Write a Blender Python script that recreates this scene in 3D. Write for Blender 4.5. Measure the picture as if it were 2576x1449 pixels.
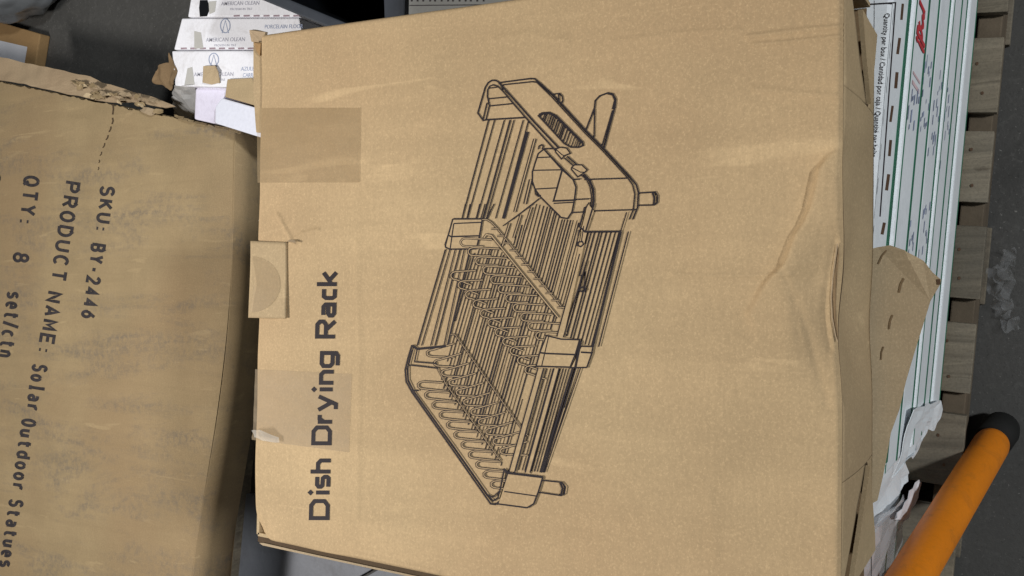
import bpy, bmesh, math, random
import numpy as np
from mathutils import Vector, Matrix, noise as mnoise

random.seed(7)
for o in list(bpy.data.objects):
    bpy.data.objects.remove(o)
S = bpy.context.scene
COL = S.collection

# ------------------------------------------------------------------ camera
F = 2400.0                      # focal length in photo pixels (photo 2576 wide)
P = math.radians(60.7)          # looking down
CZ = 1.57                       # camera height
SP, CP = math.sin(P), math.cos(P)
cam_d = bpy.data.cameras.new('Camera')
cam = bpy.data.objects.new('Camera', cam_d); COL.objects.link(cam)
cam_d.sensor_width = 36.0
cam_d.lens = 36.0 * F / 2576.0
cam_d.clip_start = 0.02; cam_d.clip_end = 200
ax = Vector((0, -SP, -CP)); ay = Vector((1, 0, 0)); az = -Vector((0, CP, -SP))
M = Matrix((ax, ay, az)).transposed().to_4x4()
M.translation = Vector((0, 0, CZ))
cam.matrix_world = M
S.camera = cam
S.render.resolution_x = 1024; S.render.resolution_y = 576

# ------------------------------------------------------------------ light
W = bpy.data.worlds.new('World'); S.world = W; W.use_nodes = True
W.node_tree.nodes['Background'].inputs[0].default_value = (0.86, 0.93, 1.0, 1)
W.node_tree.nodes['Background'].inputs[1].default_value = 0.032
def lamp(name, loc, target, size, power, col, size_y=None):
    d = bpy.data.lights.new(name, 'AREA'); d.energy = power; d.color = col
    d.shape = 'RECTANGLE'; d.size = size; d.size_y = size_y or size
    o = bpy.data.objects.new(name, d); COL.objects.link(o); o.location = loc
    o.rotation_euler = (Vector(target) - Vector(loc)).to_track_quat('-Z', 'Y').to_euler()
    return o
lamp('unseen_lamp', (-0.40, 1.72, 2.12), (-0.1, 0.8, 0.7), 0.50, 40, (1.0, 0.965, 0.92), 0.22)  # unseen lamp, added low to grade the light over the carton top
lamp('unseen_lamp', (0.95, -4.2, 4.6), (0.0, 0.3, 0.5), 0.5, 230, (0.95, 0.98, 1.0), 0.30)
vs = S.view_settings
vs.view_transform = 'Standard'; vs.look = 'None'; vs.exposure = 0.0; vs.gamma = 1.0
vs.use_curve_mapping = False

# ------------------------------------------------------------------ helpers
def at(px, py, z):
    """photo pixel (2576 wide) to the point of the level plane z"""
    xu = 724.5 - py; yu = 1288.0 - px
    dx, dy, dz = xu, F * CP + yu * SP, -F * SP + yu * CP
    t = (z - CZ) / dz
    return Vector((dx * t, dy * t, z))

MATS = {}
def nodes(name):
    m = bpy.data.materials.new(name); m.use_nodes = True
    nt = m.node_tree; b = nt.nodes['Principled BSDF']
    return m, nt, b
def nnode(nt, t, **kw):
    n = nt.nodes.new(t)
    for k, v in kw.items():
        setattr(n, k, v)
    return n
def noise_tex(nt, vec, scale, detail=4, rough=0.6, dist=0.0):
    n = nnode(nt, 'ShaderNodeTexNoise')
    n.inputs['Scale'].default_value = scale; n.inputs['Detail'].default_value = detail
    n.inputs['Roughness'].default_value = rough; n.inputs['Distortion'].default_value = dist
    nt.links.new(vec, n.inputs['Vector']); return n.outputs['Fac']
def mapping(nt, vec, scale, rot=(0, 0, 0)):
    n = nnode(nt, 'ShaderNodeMapping'); n.inputs['Scale'].default_value = scale
    n.inputs['Rotation'].default_value = rot
    nt.links.new(vec, n.inputs['Vector']); return n.outputs['Vector']
def maprange(nt, fac, a, b, c, d):
    n = nnode(nt, 'ShaderNodeMapRange')
    for k, v in zip(('From Min', 'From Max', 'To Min', 'To Max'), (a, b, c, d)):
        n.inputs[k].default_value = v
    nt.links.new(fac, n.inputs['Value']); return n.outputs['Result']
def mixc(nt, fac, A, B, mode='MIX'):
    n = nnode(nt, 'ShaderNodeMix', data_type='RGBA', blend_type=mode)
    for i, v in ((6, A), (7, B)):
        if isinstance(v, tuple): n.inputs[i].default_value = (*v, 1)
        else: nt.links.new(v, n.inputs[i])
    if isinstance(fac, (int, float)): n.inputs[0].default_value = fac
    else: nt.links.new(fac, n.inputs[0])
    return n.outputs[2]
def bump(nt, b, h, strength, dist=0.001):
    n = nnode(nt, 'ShaderNodeBump'); n.inputs['Strength'].default_value = strength
    n.inputs['Distance'].default_value = dist
    nt.links.new(h, n.inputs['Height']); nt.links.new(n.outputs[0], b.inputs['Normal'])

def kraft(name, col, stain=0.0, rough=0.82, seed=0.0, stain_col=(0.13, 0.115, 0.10)):
    m, nt, b = nodes(name)
    tc = nnode(nt, 'ShaderNodeTexCoord').outputs['Object']
    mp = nnode(nt, 'ShaderNodeMapping'); mp.inputs['Location'].default_value = (seed, seed * 1.7, seed)
    nt.links.new(tc, mp.inputs['Vector']); v = mp.outputs['Vector']
    dark = tuple(c * 0.84 for c in col); lite = tuple(min(1, c * 1.10) for c in col)
    broad = noise_tex(nt, v, 7, 5, 0.6)
    c = mixc(nt, maprange(nt, broad, 0.32, 0.68, 0, 1), dark, lite)
    stk = noise_tex(nt, mapping(nt, v, (26, 1.6, 8)), 1.0, 5, 0.65, 0.4)
    c = mixc(nt, maprange(nt, stk, 0.38, 0.66, 0.0, 0.48), c, tuple(k * 0.72 for k in col))
    blo = noise_tex(nt, v, 3.2, 3, 0.5)
    c = mixc(nt, maprange(nt, blo, 0.40, 0.64, 0.0, 0.55), c, (col[0] * .80, col[1] * .72, col[2] * .70))
    scf = noise_tex(nt, mapping(nt, v, (55, 7, 20), (0, 0, 0.25)), 1.0, 3, 0.5, 0.8)
    c = mixc(nt, maprange(nt, scf, 0.64, 0.72, 0.0, 0.42), c, tuple(min(1, k * 1.35) for k in col))
    fib = noise_tex(nt, mapping(nt, v, (60, 420, 200)), 1.0, 4, 0.7)
    c = mixc(nt, maprange(nt, fib, 0.35, 0.7, 0.0, 0.22), c, tuple(k * 0.6 for k in col))
    sp = noise_tex(nt, v, 420, 2, 0.8)
    c = mixc(nt, maprange(nt, sp, 0.40, 0.70, 0.0, 0.30), c, tuple(k * 0.55 for k in col))
    sp2 = noise_tex(nt, v, 560, 2, 0.8)
    c = mixc(nt, maprange(nt, sp2, 0.52, 0.75, 0.0, 0.35), c, tuple(min(1, k * 1.5) for k in col))
    if stain:
        s1 = noise_tex(nt, mapping(nt, v, (13, 2.6, 8), (0, 0, 0.2)), 1.0, 6, 0.7, 0.6)
        s2 = noise_tex(nt, v, 75, 6, 0.8)
        s1m = maprange(nt, s1, 0.48, 0.66, 0, stain)
        mul = nnode(nt, 'ShaderNodeMath', operation='MULTIPLY')
        nt.links.new(s1m, mul.inputs[0]); nt.links.new(maprange(nt, s2, 0.42, 0.58, 0.05, 1), mul.inputs[1])
        c = mixc(nt, mul.outputs[0], c, stain_col)
    nt.links.new(c, b.inputs['Base Color'])
    b.inputs['Roughness'].default_value = rough
    b.inputs['Specular IOR Level'].default_value = 0.25
    bump(nt, b, fib, 0.25, 0.0006)
    return m

def plain(name, col, rough=0.6, var=0.12, scale=14, spec=0.3, bmp=0.1, dirt=None, dirt_amt=0.5, dscale=20):
    m, nt, b = nodes(name)
    v = nnode(nt, 'ShaderNodeTexCoord').outputs['Object']
    n1 = noise_tex(nt, v, scale, 6, 0.65)
    c = mixc(nt, maprange(nt, n1, 0.3, 0.7, 0, 1), tuple(k * (1 - var) for k in col), tuple(min(1, k * (1 + var)) for k in col))
    n2 = noise_tex(nt, v, scale * 25, 3, 0.7)
    c = mixc(nt, maprange(nt, n2, 0.4, 0.7, 0, 0.25), c, tuple(k * 0.7 for k in col))
    if dirt:
        n3 = noise_tex(nt, v, dscale, 6, 0.75, 0.5)
        c = mixc(nt, maprange(nt, n3, 0.52, 0.72, 0, dirt_amt), c, dirt)
    nt.links.new(c, b.inputs['Base Color'])
    b.inputs['Roughness'].default_value = rough; b.inputs['Specular IOR Level'].default_value = spec
    if bmp: bump(nt, b, n2, bmp, 0.001)
    return m

K_TOP = kraft('kraft_dish_box', (0.51, 0.368, 0.205), seed=1.3)
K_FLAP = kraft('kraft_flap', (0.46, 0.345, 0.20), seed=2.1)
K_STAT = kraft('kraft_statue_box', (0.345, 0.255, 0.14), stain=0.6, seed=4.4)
K_SHEET = kraft('kraft_sheet', (0.56, 0.44, 0.275), seed=3.1)
K_TORN = kraft('kraft_torn', (0.40, 0.31, 0.20), seed=5.1, rough=0.95)
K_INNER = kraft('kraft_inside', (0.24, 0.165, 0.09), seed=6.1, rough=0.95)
K_EDGE_SHADE = kraft('kraft_edge_shade', (0.09, 0.06, 0.035), seed=9.1, rough=0.95)  # corrugated edge colour, with the shade of slits and grooves painted in
K_FAR = kraft('kraft_far_carton', (0.36, 0.23, 0.105), seed=7.1)
INK = plain('ink_black', (0.024, 0.019, 0.022), 0.7, 0.1, 20, spec=0.15, bmp=0)
INK_ST = plain('ink_statue', (0.035, 0.030, 0.032), 0.7, 0.5, 90)
INK_GREY = plain('ink_grey', (0.40, 0.40, 0.47), 0.7, 0.2, 60)
INK_BLUE = plain('ink_blue', (0.33, 0.38, 0.52), 0.7, 0.2, 60)
INK_RED = plain('ink_red', (0.55, 0.05, 0.06), 0.7, 0.2, 60)
INK_PINK = plain('ink_pink', (0.72, 0.52, 0.54), 0.7, 0.2, 60)
WHITE = plain('white_carton', (0.87, 0.87, 0.92), 0.55, 0.06, 9, dirt=(0.42, 0.38, 0.36), dirt_amt=0.45, dscale=14)
WHITE_T = plain('white_tile_carton', (0.86, 0.90, 0.93), 0.5, 0.06, 9, dirt=(0.60, 0.63, 0.66), dirt_amt=0.5, dscale=10)
WHITE_P = plain('white_panel', (0.74, 0.76, 0.86), 0.5, 0.03, 6)
LAV = plain('lavender_sheet', (0.72, 0.69, 0.82), 0.5, 0.06, 12, dirt=(0.30, 0.26, 0.32), dirt_amt=0.35, dscale=25)
GREEN = plain('green_stripe', (0.025, 0.15, 0.085), 0.5, 0.25, 30)
SLOT = plain('slot_brown', (0.11, 0.065, 0.04), 0.9, 0.3, 60)
MAUVE = plain('slot_mauve', (0.36, 0.27, 0.31), 0.9, 0.2, 60)
FLOOR = plain('floor_concrete', (0.085, 0.083, 0.078), 0.75, 0.30, 4, dirt=(0.16, 0.155, 0.145), dirt_amt=0.55, dscale=60, bmp=0.8)
_nt = FLOOR.node_tree; _b = _nt.nodes['Principled BSDF']; _c = _b.inputs['Base Color'].links[0].from_socket
_v = nnode(_nt, 'ShaderNodeTexCoord').outputs['Object']
_c = mixc(_nt, maprange(_nt, noise_tex(_nt, _v, 210, 2, 0.6), 0.66, 0.74, 0, 0.7), _c, (0.28, 0.27, 0.25))
_c = mixc(_nt, maprange(_nt, noise_tex(_nt, _v, 150, 3, 0.7), 0.58, 0.75, 0, 0.7), _c, (0.03, 0.03, 0.028))
_c = mixc(_nt, maprange(_nt, noise_tex(_nt, _v, 2.0, 5, 0.7), 0.45, 0.7, 0, 0.5), _c, (0.05, 0.049, 0.046))
_nt.links.new(_c, _b.inputs['Base Color'])
SLAB = plain('grey_stone_slab', (0.26, 0.27, 0.30), 0.35, 0.14, 5, spec=0.5, dirt=(0.10, 0.09, 0.085), dirt_amt=0.4, dscale=8)
BLACK = plain('black_plastic', (0.006, 0.007, 0.009), 0.4, 0.2, 20)
RIM = plain('grey_plastic_rim', (0.045, 0.05, 0.06), 0.38, 0.15, 20)
FOOT_SHADE = plain('foot_shade_black', (0.012, 0.012, 0.011), 0.8, 0.2, 20)
ORANGE = plain('orange_paint', (0.76, 0.225, 0.008), 0.45, 0.08, 8, spec=0.4, dirt=(0.34, 0.12, 0.02), dirt_amt=0.6, dscale=26)
LABELW = plain('white_label', (0.58, 0.59, 0.63), 0.5, 0.04, 10)
GREYC = plain('grey_carton', (0.20, 0.20, 0.19), 0.7, 0.1, 10)

def wood():
    m, nt, b = nodes('pallet_wood')
    v = nnode(nt, 'ShaderNodeTexCoord').outputs['Object']
    inf = nnode(nt, 'ShaderNodeObjectInfo').outputs['Random']
    mp = nnode(nt, 'ShaderNodeMapping'); nt.links.new(v, mp.inputs['Vector'])
    cmb = nnode(nt, 'ShaderNodeCombineXYZ')
    mm = nnode(nt, 'ShaderNodeMath', operation='MULTIPLY'); mm.inputs[1].default_value = 9.0
    nt.links.new(inf, mm.inputs[0])
    for i in range(3): nt.links.new(mm.outputs[0], cmb.inputs[i])
    nt.links.new(cmb.outputs[0], mp.inputs['Location']); v = mp.outputs[0]
    g = noise_tex(nt, mapping(nt, v, (70, 5, 30)), 1.0, 6, 0.65, 1.2)
    c = mixc(nt, maprange(nt, g, 0.3, 0.7, 0, 1), (0.14, 0.115, 0.08), (0.33, 0.275, 0.195))
    br = noise_tex(nt, v, 5, 4, 0.6)
    c = mixc(nt, maprange(nt, br, 0.4, 0.7, 0, 0.6), c, (0.17, 0.155, 0.125))
    sp = noise_tex(nt, v, 300, 2, 0.8)
    c = mixc(nt, maprange(nt, sp, 0.45, 0.75, 0, 0.35), c, (0.07, 0.06, 0.045))
    tone = nnode(nt, 'ShaderNodeMix', data_type='RGBA', blend_type='MULTIPLY'); tone.inputs[0].default_value = 1
    nt.links.new(c, tone.inputs[6])
    cr = nnode(nt, 'ShaderNodeCombineXYZ')
    for i in range(3): nt.links.new(maprange(nt, inf, 0, 1, 0.62, 1.05), cr.inputs[i])
    nt.links.new(cr.outputs[0], tone.inputs[7]); c = tone.outputs[2]
    kn = noise_tex(nt, mapping(nt, v, (40, 22, 30)), 1.0, 2, 0.4, 0.6)
    c = mixc(nt, maprange(nt, kn, 0.70, 0.76, 0, 0.7), c, (0.05, 0.035, 0.022))
    nt.links.new(c, b.inputs['Base Color']); b.inputs['Roughness'].default_value = 0.85
    bump(nt, b, g, 0.8, 0.0015)
    return m
WOOD = wood()
WOOD_SHADE = plain('pallet_wood_shade', (0.13, 0.10, 0.068), 0.85, 0.3, 12, bmp=0.5)  # darker wood puts the shade of the board gaps into the stringers

def tape_mat():
    m, nt, b = nodes('packing_tape')
    v = nnode(nt, 'ShaderNodeTexCoord').outputs['Object']
    n = noise_tex(nt, v, 16, 4, 0.6)
    c = mixc(nt, maprange(nt, n, 0.3, 0.7, 0, 1), (0.36, 0.25, 0.125), (0.42, 0.30, 0.16))
    n2 = noise_tex(nt, v, 420, 2, 0.7)
    c = mixc(nt, maprange(nt, n2, 0.4, 0.7, 0, 0.3), c, (0.29, 0.20, 0.10))
    nt.links.new(c, b.inputs['Base Color'])
    b.inputs['Roughness'].default_value = 0.5
    b.inputs['Specular IOR Level'].default_value = 0.3
    n3 = noise_tex(nt, mapping(nt, v, (40, 9, 10)), 1.0, 4, 0.6, 0.5)
    nt.links.new(maprange(nt, n3, 0.35, 0.68, 0.28, 0.46), b.inputs['Alpha'])
    bump(nt, b, n, 0.12, 0.002)
    return m
TAPE = tape_mat()
def film_mat(name, col, alpha, rough=0.15):
    m, nt, b = nodes(name)
    b.inputs['Base Color'].default_value = (*col, 1); b.inputs['Roughness'].default_value = rough
    b.inputs['Specular IOR Level'].default_value = 0.8
    b.inputs['Alpha'].default_value = alpha
    return m
FILM = film_mat('clear_film', (0.55, 0.56, 0.57), 0.16, 0.06)
FILM2 = film_mat('grey_film', (0.55, 0.55, 0.55), 0.75, 0.25)
FILM3 = film_mat('white_film', (0.8, 0.8, 0.82), 0.5, 0.2)

MX = {}
def link(o, parent=None):
    COL.objects.link(o)
    if parent: o.parent = parent
    return o
def mesh(name, verts, faces, mat, parent=None, smooth=False):
    """verts in world space; stored relative to the parent (or to the base centre)"""
    V = [Vector(v) for v in verts]
    if parent is not None:
        org = MX[parent.name]
    else:
        xs = [v.x for v in V]; ys = [v.y for v in V]; zs = [v.z for v in V]
        org = Vector(((min(xs) + max(xs)) / 2, (min(ys) + max(ys)) / 2, min(zs)))
    me = bpy.data.meshes.new(name)
    me.from_pydata([tuple(v - org) for v in V], [], faces); me.update()
    if smooth: me.polygons.foreach_set('use_smooth', [True] * len(me.polygons))
    me.materials.append(mat)
    o = link(bpy.data.objects.new(name, me), parent)
    if parent is None: o.location = org
    MX[o.name] = org
    return o
def tag(o, label, cat, group=None):
    o['label'] = label; o['category'] = cat
    if group: o['group'] = group
    return o
def thing(name, label, cat, loc, group=None):
    o = link(bpy.data.objects.new(name, None)); o.location = loc; o.empty_display_size = 0.05
    MX[o.name] = Vector(loc)
    return tag(o, label, cat, group)
def solidify(o, t, off=-1):
    m = o.modifiers.new('thickness', 'SOLIDIFY'); m.thickness = t; m.offset = off; return o
def prism(name, quad_top, quad_bot, mat, parent=None, bev=0.002):
    bm = bmesh.new()
    n = len(quad_top)
    a = [bm.verts.new(v) for v in quad_top]; c = [bm.verts.new(v) for v in quad_bot]
    bm.faces.new(a); bm.faces.new(c[::-1])
    for i in range(n):
        bm.faces.new((a[i], c[i], c[(i + 1) % n], a[(i + 1) % n]))
    bmesh.ops.recalc_face_normals(bm, faces=bm.faces)
    if bev: bmesh.ops.bevel(bm, geom=list(bm.edges), offset=bev, segments=2, affect='EDGES', profile=0.6)
    bm.verts.ensure_lookup_table(); bm.verts.index_update()
    V = [v.co.copy() for v in bm.verts]; Fc = [[v.index for v in f.verts] for f in bm.faces]
    bm.free()
    return mesh(name, V, Fc, mat, parent)
def prism_px(name, poly, zt, zb, mat, parent=None, bev=0.002):
    top = [at(x, y, zt) for x, y in poly]
    return prism(name, top, [Vector((v.x, v.y, zb)) for v in top], mat, parent, bev)
def nz(p, s, seed=0):
    return mnoise.noise(Vector((p[0] * s + seed, p[1] * s - seed, p[2] * s + seed * 0.3)))
def patch(name, pts3, mat, parent=None, cuts=3, amp=0.003, scale=30, seed=0, thick=0.002):
    """crumpled sheet filling a 3-D outline"""
    bm = bmesh.new()
    f = bm.faces.new([bm.verts.new(p) for p in pts3])
    bmesh.ops.triangulate(bm, faces=[f])
    for _ in range(cuts):
        bmesh.ops.subdivide_edges(bm, edges=list(bm.edges), cuts=1, use_grid_fill=True)
    bm.normal_update()
    for v in bm.verts:
        v.co = v.co + Vector((nz(v.co, scale, seed + 5), nz(v.co, scale, seed + 9), 1.6 * nz(v.co, scale, seed))) * amp
    bm.normal_update()
    if sum(f.normal.z * f.calc_area() for f in bm.faces) < 0: bmesh.ops.reverse_faces(bm, faces=list(bm.faces))
    bm.verts.index_update()
    V = [v.co.copy() for v in bm.verts]; Fc = [[v.index for v in f.verts] for f in bm.faces]
    bm.free()
    o = mesh(name, V, Fc, mat, parent)
    if thick: solidify(o, thick)
    return o
def patch_px(name, poly, z, mat, **kw):
    pts = [at(p[0], p[1], p[2] if len(p) > 2 else z) for p in poly]
    return patch(name, pts, mat, **kw)

# -- flat print: ribbons and lettering on a level surface with relief zf
def ribbon(poly, w, closed=False, step=30):
    pts = []
    q = list(poly) + ([poly[0]] if closed else [])
    for a, b in zip(q[:-1], q[1:]):
        n = max(1, int(math.dist(a, b) / step))
        for i in range(n):
            pts.append((a[0] + (b[0] - a[0]) * i / n, a[1] + (b[1] - a[1]) * i / n))
    if not closed: pts.append(q[-1])
    N = len(pts); V = []; Fc = []
    for i in range(N):
        p = pts[i]
        pa = pts[i - 1] if (closed or i > 0) else None
        pb = pts[(i + 1) % N] if (closed or i < N - 1) else None
        def d(a, b):
            L = math.dist(a, b) or 1e-6
            return ((b[0] - a[0]) / L, (b[1] - a[1]) / L)
        if pa is None: t = d(p, pb); k = 1
        elif pb is None: t = d(pa, p); k = 1
        else:
            t1, t2 = d(pa, p), d(p, pb)
            t = (t1[0] + t2[0], t1[1] + t2[1]); L = math.hypot(*t)
            if L < 1e-3: t, L = t2, 1
            t = (t[0] / L, t[1] / L)
            k = min(1.7, 1 / max(0.3, t[0] * t1[0] + t[1] * t1[1]))
        nx, ny = -t[1] * w / 2 * k, t[0] * w / 2 * k
        V += [(p[0] + nx, p[1] + ny), (p[0] - nx, p[1] - ny)]
    for i in range(N if closed else N - 1):
        j = (i + 1) % N
        Fc.append((2 * i, 2 * j, 2 * j + 1, 2 * i + 1))
    return V, Fc
class Print:
    def __init__(s, z, zf=None, eps=0.0005):
        s.z, s.zf, s.e = z, zf, eps; s.V = []; s.F = []
    def add2(s, V, Fc):
        b = len(s.V)
        for x, y in V:
            p = at(x, y, s.z); p.z += s.e + (s.zf(x, y) if s.zf else 0); s.V.append(p)
        s.F += [tuple(i + b for i in f) for f in Fc]; s.e += 1.2e-6
    def line(s, poly, w=4.2, closed=False):
        s.add2(*ribbon(poly, w, closed))
    def build(s, name, mat, parent):
        return mesh(name, s.V, s.F, mat, parent)

_tcache = {}
def text2d(st, off=0.0):
    key = (st, off)
    if key not in _tcache:
        c = bpy.data.curves.new('t', 'FONT'); c.body = st; c.offset = off; c.resolution_u = 4
        o = bpy.data.objects.new('t', c); COL.objects.link(o)
        me = bpy.data.meshes.new_from_object(o)
        V = [(v.co.x, v.co.y) for v in me.vertices]; Fc = [tuple(p.vertices) for p in me.polygons]
        bpy.data.objects.remove(o); bpy.data.curves.remove(c); bpy.data.meshes.remove(me)
        x0 = min(v[0] for v in V); x1 = max(v[0] for v in V)
        _tcache[key] = ([((v[0] - x0) / (x1 - x0), v[1] / 0.72) for v in V], Fc)
    return _tcache[key]
def word(st, a, b, cap, up, z, zf=None, eps=0.0005, off=0.012):
    """word fitted between two photo points on the level plane z"""
    V2, Fc = text2d(st, off)
    A, B = at(*a, z), at(*b, z)
    U = at(a[0] + up[0] * cap, a[1] + up[1] * cap, z) - A
    ex = (B - A); ey = Vector((-ex.y, ex.x, 0)).normalized()
    if ey.dot(U) < 0: ey = -ey
    ey *= abs(ey.dot(U))
    out = []
    for x, y in V2:
        p = A + ex * x + ey * y
        p.z = z + eps + (zf(a[0] + (b[0] - a[0]) * x + up[0] * cap * y, a[1] + (b[1] - a[1]) * x + up[1] * cap * y) if zf else 0)
        out.append(p)
    return out, Fc
def words(name, lst, z, mat, parent, up, zf=None, off=0.004):
    for i, (st, a, b, cap) in enumerate(lst):
        v, f = word(st, a, b, cap, up, z, zf, 0.00035, off)
        mesh(name, v, f, mat, parent)

# ------------------------------------------------------------------ floor
fl = mesh('floor', [(-9, -6, 0), (9, -6, 0), (9, 12, 0), (-9, 12, 0)], [(0, 1, 2, 3)], FLOOR)
fl['kind'] = 'structure'

# grey stone slabs lying on the floor, far left of the dish rack box
J = [(915, 1449), (981, 1412)]
def ext(a, b, t): return (a[0] + (b[0] - a[0]) * t, a[1] + (b[1] - a[1]) * t)
j0, j1 = ext(J[0], J[1], -3), ext(J[0], J[1], 3.0)
tj = ext(J[0], J[1], 0.36)
tm = ext(tj, (927.7, 1402.6), 5)
slabs = [([(j0[0] - 3, j0[1] - 2), (tj[0] - 4, tj[1] - 3), (tm[0] - 3, tm[1]), (596, 1240), (560, 1560)], 'smooth grey stone slab on the floor beside the statue carton'),
         ([(tj[0] + 1, tj[1] - 4), (j1[0] - 3, j1[1] - 3), (j1[0] - 60, j1[1] - 110), (tm[0] + 2, tm[1])], 'small grey stone slab wedged between two larger slabs at the floor joint'),
         ([(j0[0] + 4, j0[1] + 3), (j0[0] + 430, j0[1] + 180), (1560, 1480), (j1[0] + 3, j1[1] + 3)], 'pale grey stone slab showing below the long edge of the dish rack carton')]
for poly, lab in slabs:
    tag(prism_px('stone_slab', poly, 0.014, 0.001, SLAB, None, 0.002), lab, 'slab', 'grey stone slabs on the floor')

# ------------------------------------------------------------------ pallet under the tile cartons
ZP = 0.14
fa, fb = at(2538, 0, ZP), at(2441, 1000, ZP)
pex = (fa - fb).normalized(); pey = Vector((-pex.y, pex.x, 0))     # pey away from the viewer
if pey.y < 0: pey = -pey
porg = fb
def pl(u, v, z): return Vector((porg.x, porg.y, 0)) + pex * u + pey * v + Vector((0, 0, z))
def pu(py):      # distance along the front edge of a photo row
    q = at(2538 - 0.097 * py, py, ZP) - porg
    return q.dot(pex)
pal = thing('wooden_pallet', 'weathered wooden pallet on the floor under the white tile cartons', 'pallet', pl(0, 0.3, 0))
def pbox(name, u0, u1, v0, v1, z0, z1, mat, parent, bev=0.0015):
    return prism(name, [pl(u0, v0, z1), pl(u1, v0, z1), pl(u1, v1, z1), pl(u0, v1, z1)],
                 [pl(u0, v0, z0), pl(u1, v0, z0), pl(u1, v1, z0), pl(u0, v1, z0)], mat, parent, bev)
brd = [(-150, 29), (93, 283), (330, 510), (570, 754), (816, 992), (1047, 1229), (1283, 1465), (1520, 1700)]
for i, (y0, y1) in enumerate(brd):
    bd = pbox('deck_board', pu(y1), pu(y0), 0.001 * (i % 3), 0.66, ZP - 0.018, ZP + 0.0007 * (i % 2), WOOD, pal)
    for k, (vv, uu) in enumerate(((0.025, 0.25), (0.032, 0.7))):
        u = pu(y1) + (pu(y0) - pu(y1)) * (uu + 0.06 * math.sin(i * 3 + k))
        c = pl(u, vv + 0.004 * math.sin(i * 5 + k), ZP + 0.0016)
        r = 0.0024
        mesh('nail', [c + Vector((r * math.cos(a), r * math.sin(a) * 0.8, 0)) for a in [t * math.pi / 4 for t in range(8)]],
             [tuple(range(8))], SLOT, pal)
for v0 in (0.006, 0.31, 0.61):
    pbox('stringer', pu(1700), pu(-150), v0, v0 + 0.030, 0.016, ZP - 0.0185, WOOD_SHADE, pal, 0.002)
for y0, y1 in ((-140, 60), (560, 770), (1240, 1460)):
    pbox('bottom_board', pu(y1), pu(y0), 0.0, 0.66, 0.001, 0.0155, WOOD, pal)

# ------------------------------------------------------------------ white tile cartons with green stripes
NL = 7; ZT = 0.813; TH = (ZT - ZP - 0.002) / NL
sa, sb = at(2457, 0, ZP), at(2360, 992, ZP)
sv = (sa - porg).dot(pey)
uA0, uA1 = (at(2345, 1045, ZP) - porg).dot(pex), pu(-330)
uB0 = pu(1449) - 0.16
ordn = ['topmost', 'second', 'third', 'fourth', 'fifth', 'sixth', 'lowest']
tile_boxes = {}; V0 = {}
for colm in 'AB':
    for k in range(NL):
        z1 = ZT - k * TH; z0 = z1 - TH + 0.0025
        rnd = random.Random(k * 7 + (3 if colm == 'B' else 0))
        if colm == 'A':
            u0, u1 = uA0 + rnd.uniform(-0.004, 0.012) + (0.01 if k < 2 else 0), uA1
            v0 = sv + rnd.uniform(-0.0022, 0.0026)
            lab = '%s white green-striped tile carton of the long stack on the pallet' % ordn[k]
        else:
            u0, u1 = uB0, uA0 - 0.006 - rnd.uniform(0, .004)
            v0 = sv + 0.036 + rnd.uniform(-0.006, 0.006)
            lab = '%s carton of the torn-wrapped stack behind the orange pole' % ordn[k]
        t = thing('tile_carton', lab, 'tile carton', pl((u0 + u1) / 2, v0 + 0.2, z0), 'white tile cartons stacked on the pallet')
        body = pbox('body', u0, u1, v0, v0 + 0.31, z0, z1, WHITE_T, t, 0.004)
        tile_boxes[colm, k] = t; V0[colm, k] = v0
        w = 0.014 if k == 0 else rnd.uniform(0.007, 0.011)
        zc = z0 + 0.004 + w
        d = 0.0006
        pbox('stripe', u0 + 0.004, u1 - 0.004, v0 - d, v0 + 0.001, z0 + 0.0045, zc, GREEN, t, 0)
        if k in (1, 2, 4):
            pbox('thin_stripe', u0 + 0.004, u1 - 0.004, v0 - d, v0 + 0.001, z1 - 0.0075, z1 - 0.0045, GREEN, t, 0)

# print on the top face of the topmost tile carton
tA = tile_boxes['A', 0]
fr = Print(ZT, None, 0.0003)
fr.line([(2140, 14), (2253, 7), (2214, 545)], 3.6)
fr.build('label_frame', INK, tA)
words('label_text', [('Quantity per box / Cantidad por caja / Quantité par boîte', (2226, 34), (2192, 395), 14)], ZT, INK_ST, tA, (1, 0), off=0.004)
for i, (x, y) in enumerate([(650, 90), (627, 345), (607, 600), (574, 850), (560, 1105), (545, 1360)]):
    X, Y = 2054 + x * .3377 - 4, y * .3377
    g = Print(ZT, None, 0.0003 + i * 2e-6)
    g.line([(X + 1.8, Y - 21), (X - 1.8 - (2 if i % 2 else 0), Y + 20)], 6.5 + (i % 3) * 0.8)
    g.build('slot', SLOT, tA)
g = Print(ZT, None, 0.0003); g.line([(2225, 560), (2219, 590)], 8); g.build('slot', SLOT, tA)

# print on the stack front: red word, pink patches and blue-grey smudges
def front_print(name, quads, mat, parent, k, d=0.0026):
    V = []; Fc = []
    for (u0, u1, z0, z1, sk) in quads:
        n = len(V)
        V += [pl(u0, V0['A', k] - d, z0), pl(u1, V0['A', k] - d, z0), pl(u1 + sk, V0['A', k] - d, z1), pl(u0 + sk, V0['A', k] - d, z1)]
        Fc.append((n, n + 1, n + 2, n + 3))
    return mesh(name, V, Fc, mat, parent)
def front_u(py, z):  # u where the photo row cuts the stack front at height z
    best = None
    for X in range(2240, 2470, 3):
        q = at(X, py, z) - porg
        if best is None or abs(q.dot(pey) - sv) < best[0]: best = (abs(q.dot(pey) - sv), q.dot(pex))
    return best[1]
def ztop(k): return ZT - k * TH
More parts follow.
